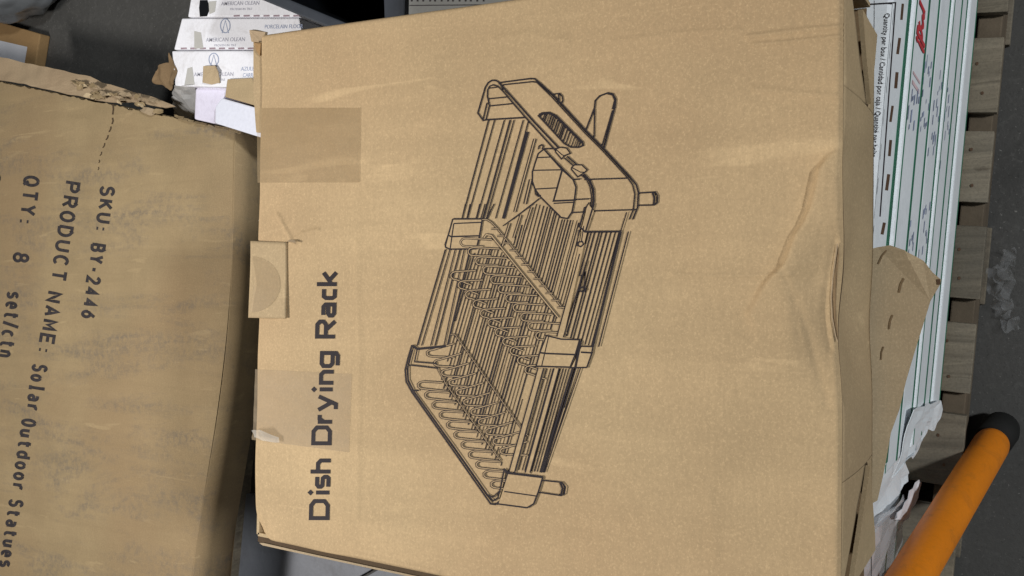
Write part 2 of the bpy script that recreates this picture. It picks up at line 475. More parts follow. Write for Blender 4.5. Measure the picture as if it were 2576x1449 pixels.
# red lettering, upside down on the third carton
V2, F2 = text2d('red!', 0.05)
z1 = ztop(1) - 0.010
ua, ub = front_u(22, z1 - 0.04), front_u(122, z1 - 0.04)
mesh('red_lettering', [pl(ua + (ub - ua) * x, V0['A', 1] - 0.0007, z1 - 0.066 + 0.055 * (1 - y) ) for x, y in V2], F2, INK_RED, tile_boxes['A', 1])
r_ = random.Random(5)
for k, y0, y1, n in ((1, 240, 330, 10), (2, 160, 330, 26), (3, 190, 400, 24), (4, 230, 430, 14), (2, 560, 690, 12), (3, 520, 650, 14)):
    q = []
    for i in range(n):
        z = ztop(k) - TH + 0.018 + r_.random() * (TH - 0.03)
        uu = front_u(y0 + (y1 - y0) * r_.random(), z); L = r_.uniform(0.004, 0.013)
        q.append((uu, uu + L, z, z + r_.uniform(0.003, 0.007), -0.002))
    # keep marks apart so no two lie on one another
    keep = []
    for a in q:
        if all(a[1] < b[0] - .003 or a[0] > b[1] + .003 or a[3] < b[2] or a[2] > b[3] for b in keep): keep.append(a)
    front_print('faint_print', keep, INK_BLUE, tile_boxes['A', k], k, 0.0005)['kind'] = 'stuff'
zz = ztop(1) - 0.02
front_print('pink_print', [(front_u(185, zz), front_u(178, zz), zz - 0.05, zz, 0), (front_u(210, zz), front_u(200, zz), zz - 0.05, zz, 0)], INK_PINK, tile_boxes['A', 1], 1, 0.0004)

# torn wrap hanging off the stacks
def zu(u, v, z): return pl(u, v, z)
uJ = uA0
def wrap(name, lab, pts, mat, seed, amp=0.006, sc=28):
    o = patch(name, pts, mat, None, cuts=3, amp=amp, scale=sc, seed=seed, thick=0.0006)
    return tag(o, lab, 'torn wrap', 'torn white wrapping on the tile stacks')
wrap('torn_wrap', 'torn white carton paper hanging at the stack corner beside the pallet gap',
     [zu(uJ + .05, sv - .006, .50), zu(uJ + .03, sv - .007, .20), zu(uJ + .012, sv - .009, .165), zu(uJ - .012, sv - .004, .21),
      zu(uJ - .002, sv - .001, .27), zu(uJ - .03, sv + .006, .33), zu(uJ - .012, sv, .40), zu(uJ - .02, sv + .004, .52)], WHITE_T, 3, 0.0035, 40)
wrap('torn_wrap', 'ragged white wrap with green edge dangling behind the orange pole end',
     [zu(uJ - .005, sv + .026, .62), zu(uJ - .004, sv + .022, .25), zu(uJ - .03, sv + .018, .17), zu(uJ - .05, sv + .024, .24),
      zu(uJ - .075, sv + .022, .20), zu(uJ - .10, sv + .026, .34), zu(uJ - .085, sv + .026, .63)], WHITE_T, 5, 0.006, 30)
wrap('torn_wrap', 'crinkled grey plastic wrap low on the stack behind the orange pole',
     [zu(uJ - .06, sv + .020, .66), zu(uJ - .085, sv + .014, .30), zu(uJ - .11, sv + .018, .22), zu(uJ - .16, sv + .02, .24),
      zu(uJ - .20, sv + .02, .45), zu(uJ - .17, sv + .022, .67)], FILM3, 8, 0.008, 36)
wrap('torn_wrap', 'thin torn white strip at the lowest corner above the pallet',
     [zu(uJ - .09, sv + .012, .40), zu(uJ - .075, sv + .008, .22), zu(uJ - .10, sv + .010, .155), zu(uJ - .125, sv + .014, .26)], WHITE, 11, 0.005, 40)

# ------------------------------------------------------------------ cardboard sheet sticking out below the dish rack carton
zs = ZT + 0.0038
cs = thing('cardboard_sheet', 'tan cardboard sheet with knife slits sticking out over the tile stack', 'cardboard', at(2250, 850, zs))
poly = [(2130, 640, zs), (2207, 622, zs), (2238, 617, zs + .001), (2275, 630, zs + .002), (2322, 655, zs), (2345, 685, zs), (2367, 704, zs - .004), (2364, 716, zs - .004),
        (2340, 757, zs - .003), (2322, 815, zs - .002), (2300, 885, zs - .001), (2278, 960, zs), (2262, 1030, zs), (2240, 1090, zs), (2222, 1190, zs), (2206, 1260, zs), (2130, 1300, zs)]
# the sheet lies clear of the carton below: lift every corner the same
poly = [(x, y, max(z, zs)) for x, y, z in poly]
patch_px('sheet', poly, zs, K_SHEET, parent=cs, cuts=3, amp=0.0001, scale=12, seed=2, thick=0.0)
solidify(cs.children[0], 0.003, -1)
for (a, b, w) in (((2274, 700), (2262, 736), 5.5), ((2246, 792), (2237, 828), 4.5), ((2223, 872), (2217, 905), 3.4), ((2232, 628), (2210, 664), 4)):
    g = Print(zs, None, 0.0005); g.line([a, ((a[0] + b[0]) / 2 - 2, (a[1] + b[1]) / 2 - 2), b], w); g.build('slit', K_INNER, cs)
g = Print(zs, None, 0.0005); g.line([(2361, 702), (2362, 716)], 9); g.build('worn_corner', SLOT, cs)

# ------------------------------------------------------------------ the dish rack carton
T = 0.95; TB = ZT + 0.0145
A_, B_, C_, D_ = at(657, 86, T), at(634, 1353, T), at(2113, 1669, T), at(2122, -127, T)
ctr = (A_ + B_ + C_ + D_) / 4
box = thing('dish_rack_carton', 'large tan carton printed with a dish rack drawing, lying on the tile stack', 'carton', (ctr.x, ctr.y, TB))

CR = [  # creases: polyline, height, half width
    ([(1540, 105), (1700, 85), (1860, 75)], .0007, 7), ([(1880, 92), (2000, 78), (2118, 66)], .0016, 5), ([(1895, 112), (2010, 104), (2118, 92)], .0014, 5),
    ([(1690, 690), (1800, 694), (1990, 690)], .0009, 4), ([(900, 610), (898, 720), (905, 900), (900, 1300)], .0006, 8),
    ([(700, 540), (720, 578), (735, 606), (742, 612)], .0013, 5), ([(735, 606), (760, 588), (800, 578)], .0013, 5),
    ([(660, 1300), (662, 1340), (700, 1380)], .0012, 8), ([(720, 1385), (900, 1395), (1100, 1440)], .0012, 7),
    ([(1240, 100), (1330, 85), (1420, 100)], .0006, 12), ([(1900, 225), (2060, 240), (2118, 245)], .0010, 9),
    ([(1950, 640), (1970, 680), (1985, 720), (2000, 790), (2010, 860)], -.0004, 8),
    ([(2000, 750), (2040, 850), (2060, 930), (2080, 1020)], -.0007, 12),
    ([(2100, 600), (2088, 660), (2080, 730), (2080, 790), (2090, 850), (2098, 880)], -.0012, 9),
    
    ([(1300, 60), (1330, 40)], .0006, 8), ([(1780, 1230), (1800, 1400)], .0005, 14)]
RL = np.array([(2118, 365), (2085, 392), (2062, 425), (2050, 480), (2040, 520), (2022, 560), (2002, 590), (1985, 635), (1975, 662), (1948, 690), (1932, 705), (1912, 735), (1900, 760), (1882, 788)], float)
def segdist(px, py, poly):
    best = np.full(px.shape, 1e9)
    for (x0, y0), (x1, y1) in zip(poly[:-1], poly[1:]):
        dx, dy = x1 - x0, y1 - y0
        t = np.clip(((px - x0) * dx + (py - y0) * dy) / (dx * dx + dy * dy + 1e-9), 0, 1)
        best = np.minimum(best, np.hypot(px - x0 - t * dx, py - y0 - t * dy))
    return best
def sst(x, a, b):
    t = np.clip((x - a) / (b - a), 0, 1); return t * t * (3 - 2 * t)
def relief(px, py):
    px = np.asarray(px, float); py = np.asarray(py, float)
    z = .0011 * np.sin(px / 310 + .6) * np.sin(py / 270 + 1) + .0006 * np.sin(px / 120 + py / 170) + .00010 * np.sin(px / 47 - py / 39) * np.sin(py / 61 + px / 83)
    z = z * np.clip(sst(np.abs(px - 1340), 360, 520) + sst(np.abs(py - 740), 570, 700), 0, 1)
    for poly, h, w in CR:
        z = z + h * np.exp(-(segdist(px, py, poly) / w) ** 2)
    # the crushed corner: a step along RL, raised lip towards the near edge, broad hollow beyond
    d = segdist(px, py, [tuple(p) for p in RL])
    xl = np.interp(py, RL[:, 1], RL[:, 0])
    side = np.where(py < 365, -1, np.where(px > xl, 1, -1))
    inside = (py > 365) & (py < 1250)
    xl2 = np.where(py > 788, 1882 + (py - 788) * .35, xl)
    right = sst(px - xl2, -22, 12) * (py > 365)
    fade = sst(py, 360, 430) * (1 - sst(py, 640, 800))
    z = z + .0036 * right * fade * (1 - 1.9 * sst(px - xl2, 0, 130))
    z = z - .0034 * np.exp(-(d / 110) ** 2) * (1 - right) * sst(py, 360, 420) * (1 - sst(py, 760, 900))
    z = z + .0007 * np.exp(-(d / 8) ** 2) * fade
    # sagging near edge
    z = z - .010 * sst(px, 1960, 2118) * np.exp(-((py - 800) / 170) ** 2)
    return z
_gx = np.arange(560, 2260, 3.0); _gy = np.arange(-180, 1740, 3.0)
_RG = relief(*np.meshgrid(_gx, _gy, indexing='ij'))
def zf(x, y):
    i = min(max((x - 560) / 3, 0), len(_gx) - 1.001); j = min(max((y + 180) / 3, 0), len(_gy) - 1.001)
    a, b = int(i), int(j); u, v = i - a, j - b
    return float((1 - u) * ((1 - v) * _RG[a, b] + v * _RG[a, b + 1]) + u * ((1 - v) * _RG[a + 1, b] + v * _RG[a + 1, b + 1]))
def edge_in(py):   # how far the near edge is pushed in
    return 0.0045 * np.exp(-((np.asarray(py, float) - 830) / 130) ** 2)
def lip(py):       # how far the panel below is crushed back under the edge
    py = np.asarray(py, float)
    return np.interp(py, [300, 350, 560, 705, 860, 1000, 1040], [0, 0.002, 0.0085, 0.0145, 0.0095, 0.003, 0.0])

NU, NV = 420, 380
uu = np.linspace(0, 1, NU); vv = np.linspace(0, 1, NV)
U, Vv = np.meshgrid(uu, vv, indexing='ij')
def bil(c):
    return (1 - U) * ((1 - Vv) * A_[c] + Vv * B_[c]) + U * ((1 - Vv) * D_[c] + Vv * C_[c])
X, Y = bil(0), bil(1)
t_ = T - CZ
Yc = Y * CP - t_ * SP; Yu = Y * SP + t_ * CP       # depth and up in the camera
PX = 1288 - Yu / Yc * F; PY = 724.5 - X / Yc * F
Z = T + relief(PX, PY)
Lu = (A_ - D_).length; Lv = (A_ - B_).length
for e in (U * Lu, (1 - U) * Lu, Vv * Lv, (1 - Vv) * Lv):
    r = 0.004; q = np.clip(1 - e / r, 0, 1); Z = Z - r * (1 - np.sqrt(np.clip(1 - q * q, 0, 1)))
# the worn far left corner is rounded off
cd = np.hypot(U * Lu, (1 - Vv) * Lv); Z = Z - .010 * np.exp(-(cd / .016) ** 2)
Y = Y + edge_in(PY) * sst(U, .93, 1.0)
wob = .0012 * np.sin(PY / 55) * np.sin(PY / 190 + 1)
Y = Y + wob * (1 - sst(U, 0, .03))
verts = np.stack([X, Y, Z], -1).reshape(-1, 3)
idx = np.arange(NU * NV).reshape(NU, NV)
faces = np.stack([idx[:-1, :-1], idx[1:, :-1], idx[1:, 1:], idx[:-1, 1:]], -1).reshape(-1, 4)
top = mesh('top_panel', [tuple(v) for v in verts], [tuple(int(i) for i in f) for f in faces][::1], K_TOP, box, True)
if top.data.polygons[0].normal.z < 0: top.data.flip_normals()

# front panel (below the near edge) with two V cuts; the tuck flaps sit behind the cuts
zlo, zhi = TB, T - .0035
def fy(py):
    a = (py + 127) / (1669 + 127.0)
    return D_.x + (C_.x - D_.x) * a, D_.y + (C_.y - D_.y) * a
def front_pt(py, t, back=0.0):
    x, y = fy(py)
    l = float(lip(py)) * float(sst(np.array(t), 0.0, 0.10)) * (1 - float(sst(np.array(t), .5, 1.0))); e = float(edge_in(py)) * (1 - t * .5)
    zt = zhi + zf(2118, py)
    bulge = -.002 * math.sin(math.pi * t)
    return Vector((x, y + e + l + bulge + back, zt + (zlo - zt) * t))
def tpx(px): return min(1, max(0, (px - 2122) / 84.0))
def vcut(py):
    """t interval cut away at this row"""
    if py < 214:
        a = 2150 + (2177 - 2150) * py / 214; b = 2203 - (2203 - 2178) * (py - 0) / 210
        g = 8.0 * min(1, (214 - py) / 120 + .25)
        return tpx(a - g), tpx(b + g)
    if py > 1217:
        s = (py - 1217) / 232
        a = 2179 - 40 * s; b = 2181 + 28 * min(1.2, s)
        g = 8.0 * min(1, (py - 1217) / 120 + .25)
        return tpx(a - g), tpx(b + g)
    return None
V = []; Fc = []
rows = sorted(set(list(range(-127, 1670, 9)) + [213, 1218, 214, 1217]))
def strip(rws, ta, tb, n):
    b = len(V)
    for py in rws:
        a0, b0 = ta(py), tb(py)
        for i in range(n + 1): V.append(front_pt(py, a0 + (b0 - a0) * i / n))
    for r in range(len(rws) - 1):
        for i in range(n):
            k = b + r * (n + 1) + i
            Fc.append((k, k + 1, k + n + 2, k + n + 1))
r1 = [p for p in rows if p <= 213]; r2 = [p for p in rows if 214 <= p <= 1217]; r3 = [p for p in rows if p >= 1218]
strip(r1, lambda p: 0, lambda p: vcut(p)[0], 8); strip(r1, lambda p: vcut(p)[1], lambda p: 1, 4)
strip([213, 214], lambda p: 0, lambda p: .5, 8)
strip(r2, lambda p: 0, lambda p: 1, 16)
strip(r3, lambda p: 0, lambda p: vcut(p)[0], 8); strip(r3, lambda p: vcut(p)[1], lambda p: 1, 4)
fp = mesh('front_panel', V, Fc, K_FLAP, box, True); fp.data.materials.append(K_EDGE_SHADE); solidify(fp, 0.0035, 1).modifiers[0].material_offset_rim = 1  # rim faces coloured dark for the shade inside the V cuts
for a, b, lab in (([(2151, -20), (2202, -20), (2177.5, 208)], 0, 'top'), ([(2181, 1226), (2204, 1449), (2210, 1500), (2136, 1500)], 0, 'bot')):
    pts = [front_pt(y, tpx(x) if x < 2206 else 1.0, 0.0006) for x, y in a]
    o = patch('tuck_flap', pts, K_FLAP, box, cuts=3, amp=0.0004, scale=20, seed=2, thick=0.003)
# side, back and bottom walls
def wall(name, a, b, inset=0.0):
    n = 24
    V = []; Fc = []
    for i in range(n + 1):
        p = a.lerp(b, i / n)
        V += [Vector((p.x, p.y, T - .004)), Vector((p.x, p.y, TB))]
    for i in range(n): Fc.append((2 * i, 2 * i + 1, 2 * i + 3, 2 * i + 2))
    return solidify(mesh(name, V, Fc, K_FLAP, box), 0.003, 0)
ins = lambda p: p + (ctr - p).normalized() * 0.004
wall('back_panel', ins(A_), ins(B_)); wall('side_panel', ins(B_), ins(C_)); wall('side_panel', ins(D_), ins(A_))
i2 = lambda p: p + (ctr - p).normalized() * 0.007
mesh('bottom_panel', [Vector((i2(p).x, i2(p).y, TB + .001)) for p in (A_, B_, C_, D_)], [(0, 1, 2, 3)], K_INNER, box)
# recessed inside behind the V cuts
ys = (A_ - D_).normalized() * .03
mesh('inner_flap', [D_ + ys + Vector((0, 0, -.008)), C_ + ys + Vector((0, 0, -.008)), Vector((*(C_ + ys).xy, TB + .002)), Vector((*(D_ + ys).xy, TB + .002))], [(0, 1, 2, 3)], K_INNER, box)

# lid lip showing along the left side (lower edge of the photo)
def lipstrip(name, outline, z, mat, thick=0.003, amp=.0004):
    return patch_px(name, outline, z, mat, parent=box, cuts=4, amp=amp, scale=25, seed=1, thick=thick)
lipstrip('lower_ply', [(650, 1330), (700, 1320), (2100, 1620), (2100, 1686), (1500, 1556), (1080, 1461), (800, 1402), (665, 1372), (648, 1362)], T - .022, K_EDGE_SHADE)  # ply painted near black as shade in the gap under the lid
lipstrip('ply_edge', [(652, 1366), (662, 1366), (800, 1397), (1080, 1456), (1500, 1551), (1500, 1556), (1080, 1461), (800, 1402), (660, 1372)], T - .0205, K_TORN, 0.001, .0001)
# back flap showing past the far right corner
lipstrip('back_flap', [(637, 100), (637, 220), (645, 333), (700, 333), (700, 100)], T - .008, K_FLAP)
patch_px('corner_fold', [(629, 76, T - .004), (668, 80, T - .003), (664, 100, T - .005), (656, 106, T - .004), (632, 105, T - .006)], T, K_TORN, parent=box, cuts=3, amp=.0015, scale=60, seed=4, thick=.003)
patch_px('corner_fold', [(640, 108, T - .002), (657, 110, T - .003), (654, 140, T - .006), (646, 128, T - .006)], T, K_FAR, parent=box, cuts=2, amp=.001, scale=60, seed=6, thick=.002)

ln = [(2103, 612), (2096, 650), (2088, 700), (2084, 750), (2086, 800), (2094, 846), (2100, 862), (2099, 830), (2096, 780), (2097, 730), (2101, 680), (2106, 640)]
g = Print(T, zf, .0006); g.add2(ln, [tuple(range(len(ln)))]); g.build('torn_gap_shade', K_INNER, box)  # flat dark sliver, the shade inside the torn gap painted on
g = Print(T, zf, .0012); g.line(ln[:7], 3.2); g.build('torn_rim', K_TORN, box)

# locking tab, round seal and tapes
def drape(name, poly, mat, eps, nx=24, ny=24, curl=None):
    """quad in photo pixels (a,b,c,d) laid on the top panel"""
    a, b, c, d = poly; V = []; Fc = []
    for i in range(nx + 1):
        for j in range(ny + 1):
            s, t = i / nx, j / ny
            x = (1 - s) * ((1 - t) * a[0] + t * b[0]) + s * ((1 - t) * d[0] + t * c[0])
            y = (1 - s) * ((1 - t) * a[1] + t * b[1]) + s * ((1 - t) * d[1] + t * c[1])
            p = at(x, y, T); p.z += zf(x, y) + eps + (curl(s, t, x, y) if curl else 0)
            V.append(p)
    for i in range(nx):
        for j in range(ny):
            k = i * (ny + 1) + j
            Fc.append((k, k + ny + 1, k + ny + 2, k + 1))
    o = mesh(name, V, Fc, mat, box, True)
    if o.data.polygons[0].normal.z < 0: o.data.flip_normals()
    return o
drape('tape', [(648, 272), (650, 460), (905, 459), (908, 271)], TAPE, .00025, curl=lambda s, t, x, y: .00012 * math.sin(x / 9) * math.sin(y / 13) + (.0003 if s > .985 else 0))
drape('tape', [(640, 929), (634, 1106), (880, 1138), (886, 940)], TAPE, .00025,
      curl=lambda s, t, x, y: .00012 * math.sin(x / 11) * math.sin(y / 9) + .0022 * math.exp(-((t - .97) / .05) ** 2) * math.exp(-((s - .10) / .14) ** 2))
patch_px('tape_wrinkle', [(631, 1084, T + .004), (655, 1082, T + .007), (700, 1100, T + .003), (704, 1112, T + .002), (668, 1108, T + .006), (640, 1102, T + .003)], T, film_mat('tape_film', (.75, .72, .66), .35, .15), parent=box, cuts=3, amp=.0015, scale=90, seed=4, thick=0)
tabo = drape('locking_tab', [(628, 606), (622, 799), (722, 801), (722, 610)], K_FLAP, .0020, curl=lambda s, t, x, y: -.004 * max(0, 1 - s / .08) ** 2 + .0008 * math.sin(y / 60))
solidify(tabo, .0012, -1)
patch_px('tab_tear', [(722, 606, T + .003), (745, 610, T + .0035), (741, 604, T + .002), (730, 602, T + .002)], T, K_TORN, parent=box, cuts=1, amp=.0003, scale=60, thick=.001)
cx, cy, R_ = 645, 716, 62
V = [at(cx, cy, T) + Vector((0, 0, zf(cx, cy) + .0032))]; Fc = []
for i in range(49):
    a = -math.pi / 2 + math.pi * i / 48
    x, y = cx - 10 + (R_ + 10) * math.cos(a), cy + (R_ + 8) * math.sin(a)
    x = max(x, 634)
    p = at(x, y, T); p.z += zf(x, y) + .0030 + .0008 * math.sin(y / 60); V.append(p)
for i in range(48): Fc.append((0, i + 1, i + 2))
mesh('round_seal', V, Fc, TAPE, box)

# title lettering
GL = {'D': [[(0, 0), (0, 1), (.75, 1), (1, .8), (1, .2), (.75, 0), (0, 0)]], 'i': [[(.5, -.08), (.5, .72)]],
      's': [[(1, .68), (.2, .68), (0, .58), (0, .44), (.15, .36), (.85, .34), (1, .24), (1, .1), (.85, 0), (0, 0)]],
      'h': [[(0, -.1), (0, 1.1)], [(.08, .66), (.75, .66), (1, .5), (1, -.1)]], 'r': [[(0, -.1), (0, .76)], [(.1, .45), (.5, .66), (1.1, .66)]],
      'y': [[(0, .76), (.52, .02)], [(1, .76), (.42, -.30), (.05, -.30)]], 'n': [[(0, -.1), (0, .66), (.75, .66), (1, .5), (1, -.1)]],
      'g': [[(.95, 0), (.2, 0), (0, .14), (0, .54), (.2, .66), (1, .66), (1, -.2), (.8, -.32), (.05, -.32)]],
      'R': [[(0, -.1), (0, 1), (.8, 1), (1, .85), (1, .62), (.8, .47), (.1, .47)], [(.5, .42), (1.02, -.08)]],
      'a': [[(.05, .66), (.8, .66), (1, .54), (1, 0), (.2, 0), (0, .1), (0, .27), (.2, .37), (.92, .37)]],
      'c': [[(1.08, .66), (.2, .66), (0, .52), (0, .14), (.2, 0), (1.08, 0)]], 'k': [[(0, -.1), (0, 1.1)], [(.1, .30), (.3, .34), (1.05, .72)], [(.38, .34), (1.05, -.06)]]}
tps = [Print(T, zf, .0004 + i * .00002) for i in range(3)]
for ch, y0, y1 in [('D', 1308, 1255), ('i', 1245, 1232), ('s', 1229, 1194), ('h', 1191, 1153), ('D', 1120, 1070), ('r', 1066, 1040), ('y', 1036, 992), ('i', 986, 973), ('n', 968, 930), ('g', 926, 883), ('R', 852, 804), ('a', 799, 761), ('c', 755, 724), ('k', 720, 682)]:
    tp = tps[0 if y0 > 1130 else 1 if y0 > 860 else 2]
    sw = 10.2; hw = sw / 2
    bx = 830.5 + (1305 - y0) * 18 / 615.
    f = lambda gx, gy: (bx - hw - gy * (52 - sw) + (y0 - (y0 - hw + (y1 - y0 + sw) * gx)) * 18 / 615., y0 - hw + (y1 - y0 + sw) * gx)
    if ch == 'i': f = lambda gx, gy: (bx - hw - gy * (52 - sw), (y0 + y1) / 2)
    for st in GL[ch]:
        closed = len(st) > 3 and st[0] == st[-1]
        tp.add2(*ribbon([f(*q) for q in (st[:-1] if closed else st)], sw, closed, 12))
    if ch == 'i':
        x, y = f(.5, 1.06); tp.add2([(x - 7.5, y), (x, y + 7.5), (x + 7.5, y), (x, y - 7.5)], [(0, 1, 2, 3)])
for tp in tps: tp.build('title_word', INK, box)

# the line drawing of the rack
Z1 = lambda x, y: (1104.9 + x * .27226, 157.8 + y * .27226)
Z2 = lambda x, y: (986.5 + x * .2995, 513 + y * .2995)
Z3 = lambda x, y: (986.5 + x * .3268, 828.7 + y * .3268)
dr = Print(T, zf, .00028)
lite = Print(T, zf, .00028)
def L(zm, pts, w=2.9, closed=False):
    w = w * 1.05 + .2
    dr.e = max(dr.e, lite.e) + 1.2e-6
    dr.line([zm(*p) for p in pts], w, closed)
def loop(zm, pts, w=4.9, wi=2.0):
    w = w * 1.12
    q = [zm(*p) for p in pts]
    dr.e = max(dr.e, lite.e) + 1.2e-6; dr.line(q, w)
    lite.e = dr.e + 1.2e-6; lite.line(q, wi)
def bar(zm, a, b, w, wi):
    loop(zm, [a, b], w, wi)
def fillq(zm, pts):
    lite.e = max(dr.e, lite.e) + 1.2e-6
    lite.add2([zm(*p) for p in pts], [tuple(range(len(pts)))])
def hatch(poly, dirv, sp, rng, wr=(1.6, 4.2)):
    """strokes along dirv clipped to a photo polygon"""
    dx, dy = dirv; Ln = math.hypot(dx, dy); dx /= Ln; dy /= Ln; nx, ny = -dy, dx
    offs = [p[0] * nx + p[1] * ny for p in poly]; o = min(offs) + sp * .5
    while o < max(offs):
        ts = []
        for (x0, y0), (x1, y1) in zip(poly, poly[1:] + poly[:1]):
            a, b = x0 * nx + y0 * ny - o, x1 * nx + y1 * ny - o
            if a * b < 0:
                k = a / (a - b); ts.append((x0 + (x1 - x0) * k) * dx + (y0 + (y1 - y0) * k) * dy)
        ts.sort()
        for t0, t1 in zip(ts[::2], ts[1::2]):
            if t1 - t0 > 8:
                dr.e = max(dr.e, lite.e) + 1.2e-6
                dr.line([(o * nx + t0 * dx, o * ny + t0 * dy), (o * nx + t1 * dx, o * ny + t1 * dy)], rng.uniform(*wr))
        o += sp * rng.uniform(.7, 1.35)
rg = random.Random(3)
DIR = (-0.285, 1.0)
# tray ribs (dense), three fields
hatch([Z2(1215, 0), Z2(1330, 30), Z2(1430, 130), Z2(1560, 140), Z2(1600, 240), Z2(1440, 880), Z2(1010, 330), Z2(1090, 180)], (-0.27, 1), 7.4, rg, (1.4, 3.6))
hatch([Z2(1640, 240), Z2(1915, 240), Z2(1690, 1190), Z2(1600, 1180), Z2(1450, 1100), Z2(1520, 900)], (-0.27, 1), 8.2, rg, (1.4, 4.2))
hatch([Z2(720, 380), Z2(900, 380), Z2(1390, 960), Z2(1300, 1100), Z2(1210, 1370), Z2(1130, 1440), Z3(1050, 330), Z3(900, 1010), Z3(820, 890), Z3(440, 360), Z3(420, 200), Z3(470, 60), Z2(560, 770), Z2(640, 480)], DIR, 7.6, rg, (1.4, 4.0))
hatch([Z3(1180, 300), Z3(1420, 300), Z3(1165, 1100), Z3(960, 1080)], (-0.28, 1), 7.4, rg, (1.4, 4.0))
hatch([Z3(380, 300), Z3(440, 380), Z3(840, 930), Z3(850, 1060), Z3(700, 900), Z3(380, 430)], DIR, 9, rg, (1.6, 3.2))
# far end frame
L(Z1, [(600, 250), (560, 185), (530, 165), (490, 163), (455, 185), (428, 230), (360, 465), (410, 535), (435, 528)], 3.4)
L(Z1, [(600, 272), (545, 218), (500, 205), (468, 218), (450, 255), (448, 310), (467, 395), (435, 528)])
L(Z1, [(445, 370), (408, 525)]); L(Z1, [(452, 335), (625, 318)]); L(Z1, [(470, 400), (690, 378)]); L(Z1, [(435, 528), (795, 507)], 3.6)
L(Z1, [(468, 235), (540, 228)], 2.4)
L(Z1, [(555, 185), (625, 262), (880, 548), (1105, 785)], 4.2); L(Z1, [(598, 270), (690, 380), (830, 540), (1080, 815)], 3.2)
L(Z1, [(560, 185), (840, 148), (885, 150), (930, 185)], 3.4); L(Z1, [(592, 205), (865, 176), (905, 182)])
L(Z1, [(930, 185), (1060, 302), (1360, 630), (1520, 790), (1770, 1060), (1825, 1130), (1843, 1200), (1835, 1340), (1790, 1449)], 3.6)
L(Z1, [(905, 182), (1045, 318), (1345, 645), (1505, 805), (1745, 1065), (1790, 1130), (1810, 1215), (1795, 1360), (1758, 1449)], 2.8)
sl = [(920, 490), (950, 465), (1020, 460), (1085, 490), (1330, 735), (1335, 765), (1295, 782), (1220, 780), (1160, 748)]
hatch([Z1(*p) for p in sl], (-0.35, 1), 6.2, rg, (1.8, 3.6))
L(Z1, sl, 3.4, True); L(Z1, [(925, 478), (1020, 466), (1075, 490), (1325, 742)], 4.6)
L(Z1, [(1052, 292), (1118, 285), (1140, 312), (1146, 350), (1130, 388)]); L(Z1, [(1105, 290), (1112, 345), (1098, 372)])
L(Z1, [(1355, 630), (1438, 420), (1445, 352), (1485, 308), (1560, 280), (1607, 290), (1635, 340), (1628, 405), (1525, 795)], 3.6)
L(Z1, [(1560, 284), (1606, 296), (1628, 345), (1606, 430)], 4.4); L(Z1, [(1440, 430), (1434, 690)]); L(Z1, [(1508, 770), (1606, 440)], 3.4)
for a, b, w in ((460, 215, 2.8), (515, 265, 2.4), (605, 350, 2.4), (660, 412, 3.8), (695, 440, 2.4), (780, 525, 2.4), (830, 590, 2.6)):
    L(Z1, [(a, 530), (b, 1440)], w)
L(Z1, [(820, 640), (598, 1440)], 7.5); bar(Z1, (887, 705), (702, 1380), 7.0, 2.6); bar(Z1, (850, 1080), (797, 1305), 8.5, 3.0)
L(Z1, [(930, 1255), (680, 1449)])
cup = [(970, 800), (920, 840), (893, 920), (866, 1010), (866, 1100), (890, 1170), (940, 1240), (1130, 1430), (1190, 1440), (1230, 1380), (1252, 1270), (1267, 1150), (1240, 1080), (1140, 990)]
fillq(Z1, cup[::-1]); L(Z1, cup, 3.6, True)
L(Z1, [(920, 800), (928, 770), (950, 758), (966, 772), (955, 800)], 3)
for p in ([(970, 795), (1085, 795)], [(910, 878), (1035, 872)], [(868, 995), (1140, 990)], [(890, 1168), (1095, 1157)], [(1240, 1080), (1310, 1075)], [(1345, 1080), (1755, 1067)], [(1252, 1265), (1390, 1258)], [(1230, 1385), (1330, 1380)], [(1425, 1370), (1825, 1358)], [(1060, 1300), (1245, 1290)]):
    L(Z1, p)
L(Z1, [(1140, 990), (1060, 1278), (1250, 1270)], 4.2); L(Z1, [(890, 1175), (895, 1215), (920, 1235), (945, 1225)], 3)
L(Z1, [(1160, 880), (1270, 975)]); L(Z1, [(1185, 865), (1290, 955)], 3.4); L(Z1, [(975, 805), (1240, 1080)], 3.2)
L(Z1, [(1320, 1040), (1365, 1080), (1395, 1140), (1412, 1230), (1408, 1320), (1370, 1449)]); L(Z1, [(1340, 1030), (1395, 1090), (1428, 1170), (1432, 1280), (1405, 1449)], 4.4)
L(Z1, [(1390, 1290), (1375, 1325), (1345, 1340), (1325, 1449)])
for c in ([(1080, 800), (1125, 782), (1180, 790), (1215, 838), (1160, 860), (1135, 890), (1080, 825)], [(1228, 968), (1255, 945), (1320, 945), (1370, 992), (1350, 1012), (1285, 1055), (1228, 988)]):
    fillq(Z1, c[::-1]); L(Z1, c, 3, True); L(Z1, [c[0], ((c[0][0] + c[4][0]) / 2 + 20, (c[0][1] + c[4][1]) / 2 + 22), c[4]], 2.4)
L(Z1, [(1843, 1205), (2000, 1195), (2022, 1230), (2020, 1290), (1992, 1315), (1840, 1318)], 3.2); L(Z1, [(1975, 1200), (1992, 1250), (1985, 1312)], 4.6)
